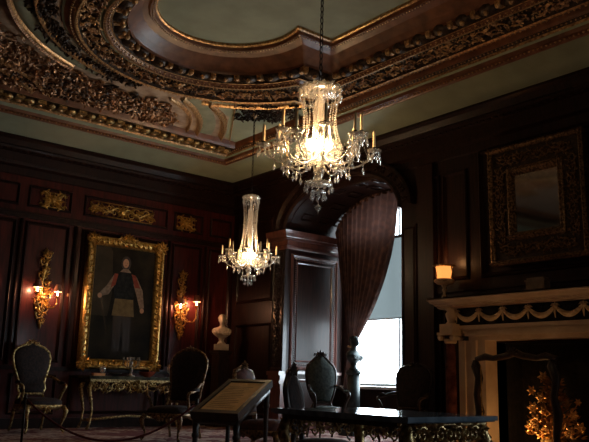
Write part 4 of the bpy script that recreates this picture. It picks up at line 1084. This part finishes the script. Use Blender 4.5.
# mirror over the mantel
T = thing('wall_mirror', 'large square mirror in a wide dark gilt frame above the mantel', 'mirror', (XR - .10, 5.27, 2.41))
mh = 1.60; mw = .70
XQ = frame_X((0, 0, 0), (0, 1, 0), (0, 0, 1), (-1, 0, 0))
m = MB(); rows = []
for t, h in ((0, -.06), (0, .06), (.03, .08), (.06, .06), (.07, .04)): rows.append([(-mw + t, t, h), (mw - t, t, h), (mw - t, mh - t, h), (-mw + t, mh - t, h)])
m.grid(rows, 0, False, True, XQ); 
rows = []
for t, h in ((.28, .03), (.29, .06), (.33, .075), (.36, .05), (.385, .01)): rows.append([(-mw + t, t * 1.1, h), (mw - t, t * 1.1, h), (mw - t, mh - t * 1.1, h), (-mw + t, mh - t * 1.1, h)])
m.grid(rows, 0, False, True, XQ)
for a0, b0, a1, b1 in ((-mw + .03, .03, mw - .03, .03), (-mw + .03, mh - .03, mw - .03, mh - .03), (-mw + .03, .03, -mw + .03, mh - .03), (mw - .03, .03, mw - .03, mh - .03), (-mw + .33, .36, mw - .33, .36), (-mw + .33, mh - .36, mw - .33, mh - .36), (-mw + .33, .36, -mw + .33, mh - .36), (mw - .33, .36, mw - .33, mh - .36)):
    n_ = 14; d = V((0, a1 - a0, b1 - b0)).normalized()
    for i in range(n_):
        p = V((-.075, a0 + (a1 - a0) * (i + .5) / n_, b0 + (b1 - b0) * (i + .5) / n_))
        leaf(m, p, d, (-1, 0, 0), .10, .05, .02); m.ball(p + V((-.012, 0, 0)), .011, 6, 4)
for a0, b0, a1, b1 in ((-mw + .17, .19, mw - .17, .19), (-mw + .17, mh - .19, mw - .17, mh - .19), (-mw + .17, .30, -mw + .17, mh - .30), (mw - .17, .30, mw - .17, mh - .30)):
    n_ = 8; d = V((0, a1 - a0, b1 - b0)).normalized()
    for i in range(n_):
        p = V((-.04, a0 + (a1 - a0) * (i + .5) / n_, b0 + (b1 - b0) * (i + .5) / n_)); s2 = 1 if i % 2 else -1
        scroll(m, p, (0, 1, 0), (0, 0, 1), (-1, 0, 0), .075, 1.2, .012, i, s2, 5)
        leaf(m, p, d + V((0, d.z, d.y)) * s2 * .7, (-1, 0, 0), .13, .06, .03); leaf(m, p, d * -1 + V((0, d.z, d.y)) * s2 * .5, (-1, 0, 0), .12, .05, .03)
m.build('frame', DULLGOLD, T)
for (a0, a1, b0, b1) in ((-mw + .07, mw - .07, .07, .305), (-mw + .07, mw - .07, mh - .305, mh - .07), (-mw + .07, -mw + .285, .31, mh - .31), (mw - .285, mw - .07, .31, mh - .31)):
    m = MB(); m.box(a0, a1, b0, b1, .02, .035, 0, XQ); m.build('border_panel', DARKREL, T)
m = MB(); m.box(-mw + .375, mw - .375, .41, mh - .41, .0, .012, 0, XQ); m.build('mirror_glass', MIRROR, T)
m = MB(); m.box(-mw + .01, mw - .01, .01, mh - .01, -.05, .0, 0, XQ); m.build('backboard', DARKWOOD, T)
T.rotation_euler = (0, radians(-1.0), 0)

# lit urn lamp, plinth on the mantel
T = thing('urn_lamp', 'lit amber urn-shaped lamp at the left end of the mantel shelf', 'lamp', (XR - .22, 6.72, 2.02))
m = MB(); m.lathe([(.06, 0), (.065, .02), (.03, .04), (.02, .10), (.035, .13), (.02, .16), (.05, .20)], (0, 0, 0), 18); m.build('foot', MARBLE, T)
m = MB(); m.lathe([(.05, .20), (.11, .215), (.13, .24), (.13, .27), (.11, .285), (.102, .285)], (0, 0, 0), 22)
for k in range(22):
    a = 2 * pi * k / 22; m.ball((.128 * cos(a), .128 * sin(a), .255), .016, 6, 4, sz=1.3)
m.build('bowl', CARVED, T)
ULE = emit('lit amber shade', (1., .36, .08), 1.25); ULE2 = emit('lit amber shade lower', (1., .33, .07), 1.3)
m = MB(); m.lathe([(.10, .285), (.098, .33), (.105, .40), (.118, .45), (.125, .46), (.115, .46), (.10, .42)], (0, 0, 0), 22, mi=0); m.build('lit_shade', [ULE, ULE2], T)
m = MB(); m.lathe([(.118, .452), (.155, .465), (.16, .475), (.12, .47)], (0, 0, 0), 22)
for sx in (-1, 1): m.tube([(0, sx * .12, .29), (0, sx * .15, .35), (0, sx * .13, .45)], .010, 6)
m.build('rim', OLDGOLD, T)
lamp('urn_light', (XR - .22, 6.72, 2.58), 3., (1., .45, .16), .05)
T = thing('mantel_plinth', 'small grey stepped stone plinth on the mantel under the mirror', 'ornament', (XR - .24, 5.23, 2.02))
m = MB(); m.box(-.08, .08, -.15, .15, 0, .03); m.box(-.065, .065, -.13, .13, .03, .12); m.build('body', CLOCKM, T)
m = MB(); m.box(-.075, .075, -.145, .145, .12, .14); m.box(-.06, .06, -.12, .12, .14, .165); m.build('cap', CLOCKM, T)

# fire screen
T = thing('fire_screen', 'dark carved wooden fire screen frame with scalloped top before the hearth', 'fire screen', (7.72, 5.33, 0))
yl, yr = .53, -.53
for yy in (yl, yr):
    m = MB(); m.tube([(0, yy, .08), (0, yy + .02, .3), (0, yy - .015, .55), (0, yy + .03, .75), (0, yy - .01, .95), (0, yy + .035, 1.10), (0, yy + .04, 1.17)], [.05, .04, .055, .042, .05, .06, .03], 8); m.build('post', DARKWOOD, T)
m = MB(); m.tube([(0, yl + .03, 1.18), (0, .42, 1.21), (0, .3, 1.19), (0, .12, 1.215), (0, 0, 1.26), (0, -.12, 1.215), (0, -.3, 1.19), (0, -.42, 1.21), (0, yr - .03, 1.18)], [.03, .045, .035, .04, .055, .04, .035, .045, .03], 8); 
for k in range(7): leaf(m, (-.02, 0, 1.24), (0, cos(k * pi / 6), sin(k * pi / 6)), (-1, 0, 0), .09, .05, .03)
m.build('top_rail', DARKWOOD, T)
m = MB(); m.box(-.025, .025, yr, yl, .10, .17); m.build('bottom_rail', DARKWOOD, T)
m = MB(); m.tube([(-.02, yl - .055, .17), (-.02, yl - .055, 1.10)], .006, 6); m.build('lit_edge_strip', GOLD, T)  # gold strip standing in for the light-caught edge of the fireplace opening
for yy in (yl, yr):
    m = MB(); m.tube([(-.20, yy, .02), (-.10, yy, .07), (0, yy, .10), (.10, yy, .07), (.20, yy, .02)], [.025, .022, .03, .022, .025], 8); m.build('foot', DARKWOOD, T)

# golden flower arrangement in the hearth
T = thing('flower_arrangement', 'golden flowers and leaves piled in a vase inside the fireplace', 'flowers', (8.22, 5.15, 0))
m = MB(); m.lathe([(.10, 0), (.12, .03), (.07, .06), (.15, .16), (.17, .24), (.13, .30)], (0, 0, 0), 20); m.build('vase', OLDGOLD, T)
m = MB()
for k in range(420):
    t = rnd.random() ** 1.3; z = .28 + .66 * t; rr_ = (.24 * (1 - t) ** .8 + .03) * sqrt(rnd.random()); a = rnd.uniform(0, 2 * pi)
    d = V((cos(a), sin(a), rnd.uniform(-.3, .9))); leaf(m, (rr_ * cos(a) * .9, rr_ * sin(a) * 1.2, z), d, d.cross(V((0, 0, 1))).cross(d) + V((-.3, 0, 0)), rnd.uniform(.06, .11), .05, .014)
m.build('foliage', LEAFG, T)
for (yy, zz, s_) in ((.10, .98, 1.), (.18, .82, .8), (.06, .74, .9), (.17, .62, 1.), (.02, .58, .9), (.14, .47, 1.1), (-.04, .42, .9), (.22, .40, .9), (.08, .33, 1.), (-.36, .55, .9), (-.44, .42, .9), (-.30, .36, 1.), (-.42, .7, .6)):
    m = MB(); c = V((-.16 if zz < .9 else -.02, yy, zz))
    for ring, (L, tilt) in enumerate(((.085, .25), (.055, .7))):
        for k in range(6):
            a = k * pi / 3 + ring * .5; d = V((-tilt, cos(a), sin(a))); leaf(m, c, d, (-1, 0, 0), L * s_, .048 * s_, .014)
    m.ball(c + V((-.02, 0, 0)), .014 * s_, 6, 4); m.build('flower', FLOWER, T)
    m = MB(); m.tube([c + V((.01, 0, 0)), V((-.05, yy * .5, zz * .6 + .1)), V((0, yy * .15, .27))], .005, 5); m.build('stem', LEAFG, T)
lamp('hearth_light', (7.93, 5.30, .12), 8., (1., .55, .2), .04)

# ------------------------------------------------------------------ curtain and blind
T = thing('window_curtain', 'long rose brown damask curtain swept aside across the arched window', 'curtain', (9.42, BC, 0))
def ctop(s):
    a = pi * .04 + (pi * .545) * s                       # from the far springing up to a little past the crown
    y = BC + (BA - .12) * cos(a); z = SPR - .0 + (CROWN - SPR + .0) * sin(a); return y, z
TY, TZc = 9.93, 1.50
rows = []; NT = 30; NSG = 120
for i in range(NT + 1):
    t = i / NT; row = []
    for k in range(NSG + 1):
        s = k / NSG; y0, z0 = ctop(s)
        wtie = .10; y1 = TY + wtie * (.5 - s); z1 = TZc
        e = t; bul = sin(pi * t) * (.10 + .22 * s)       # free edge keeps hanging before it is drawn in
        yy = y0 + (y1 - y0) * (e ** (1.0 + 1.1 * s)); zz = z0 + (z1 - z0) * (1 - (1 - e) ** 1.0)
        amp = .045 * (1 - .45 * t); row.append((amp * sin(s * 2 * pi * 13 + .6 * sin(3 * t)) + .012 * sin(s * 61 + 4 * t), yy - BC, zz))
    rows.append(row)
m = MB(); m.grid(rows, 0, True)
m.build('drape', CURTAIN, T)
m = MB(); rows = []
for i in range(13):
    t = i / 12; ww = .10 + .20 * t ** .7; rows.append([(.03 * (1 + t) * sin(k / 40 * 2 * pi * 6), TY - BC + ww * (.5 - k / 40) - .06 * t + .1 * t, TZc - .75 * t) for k in range(41)])
m.grid(rows, 0, True); m.build('tail', CURTAIN, T)
m = MB(); m.tube([(.06 * cos(a), TY - BC + .075 * sin(a), TZc + .01 * cos(a)) for a in [2 * pi * i / 16 for i in range(16)]], .018, 6, closed=True); 
m.build('tie_back', BRGOLD, T)
m = MB(); pts = [ctop(k / 60) for k in range(61)]
for k in range(60):
    y, z = pts[k]; m.lathe([(.02, .035), (.032, .0), (.022, -.05)], (-.0 + .02 * sin(k * 2), y - BC, z), 7)
m.build('ruched_heading', CURTAIN, T)
T = thing('roller_blind', 'grey linen roller blind half lowered in the bright window', 'blind', (XW - .06, BC, 0))
m = MB(); m.grid([[(0, WY0 - BC + .02, z), (0, WY1 - BC - .02, z)] for z in (1.98, 2.4, 2.9, 3.42)]); m.build('blind_cloth', BLIND, T)
m = MB(); m.tube([(0, WY0 - BC + .01, 3.44), (0, WY1 - BC - .01, 3.44)], .028, 10); m.build('roller', IRON, T)
m = MB(); m.box(-.008, .008, WY0 - BC + .02, WY1 - BC - .02, 1.965, 1.99); m.build('bottom_bar', WHITEP, T)

for o in list(bpy.data.objects):
    if o.parent is None and 'category' in o:
        g_ = {'chandelier': 'crystal chandeliers', 'wall lamp': 'sconces beside the portrait', 'wall carving': 'gilt carvings in the frieze panels', 'glass': 'goblets on the console table', 'bust': 'busts on pedestals', 'pedestal': 'pedestals under the busts', 'barrier post': 'posts of the rope barrier', 'chair': 'antique chairs around the room'}.get(o['category'])
        if g_: o['group'] = g_

# ------------------------------------------------------------------ daylight
wd = bpy.data.worlds.new('sky'); SC.world = wd; wd.use_nodes = True
bg = wd.node_tree.nodes['Background']; bg.inputs['Color'].default_value = (.80, .91, 1., 1); bg.inputs['Strength'].default_value = 17.
pl = bpy.data.lights.new('window_portal', 'AREA'); pl.shape = 'RECTANGLE'; pl.size = WY1 - WY0; pl.size_y = 3.3; pl.cycles.is_portal = True
po = bpy.data.objects.new('window_portal', pl); COL.objects.link(po)
po.matrix_world = frame_X((XW + .25, BC, 2.4), (0, 1, 0), (0, 0, 1), (1, 0, 0)) @ Matrix.Identity(4)
pl2 = bpy.data.lights.new('window_portal', 'AREA'); pl2.shape = 'RECTANGLE'; pl2.size = WN1 - WN0; pl2.size_y = 1.6; pl2.cycles.is_portal = True
po2 = bpy.data.objects.new('window_portal', pl2); COL.objects.link(po2)
po2.matrix_world = frame_X((XR + .22, (WN0 + WN1) / 2, 1.6), (0, 1, 0), (0, 0, 1), (1, 0, 0))
# light emits along local -Z, i.e. into the room (-X)

vs = SC.view_settings; vs.view_transform = 'Standard'; vs.look = 'None'; vs.gamma = 1; vs.exposure = 0.; vs.use_curve_mapping = False
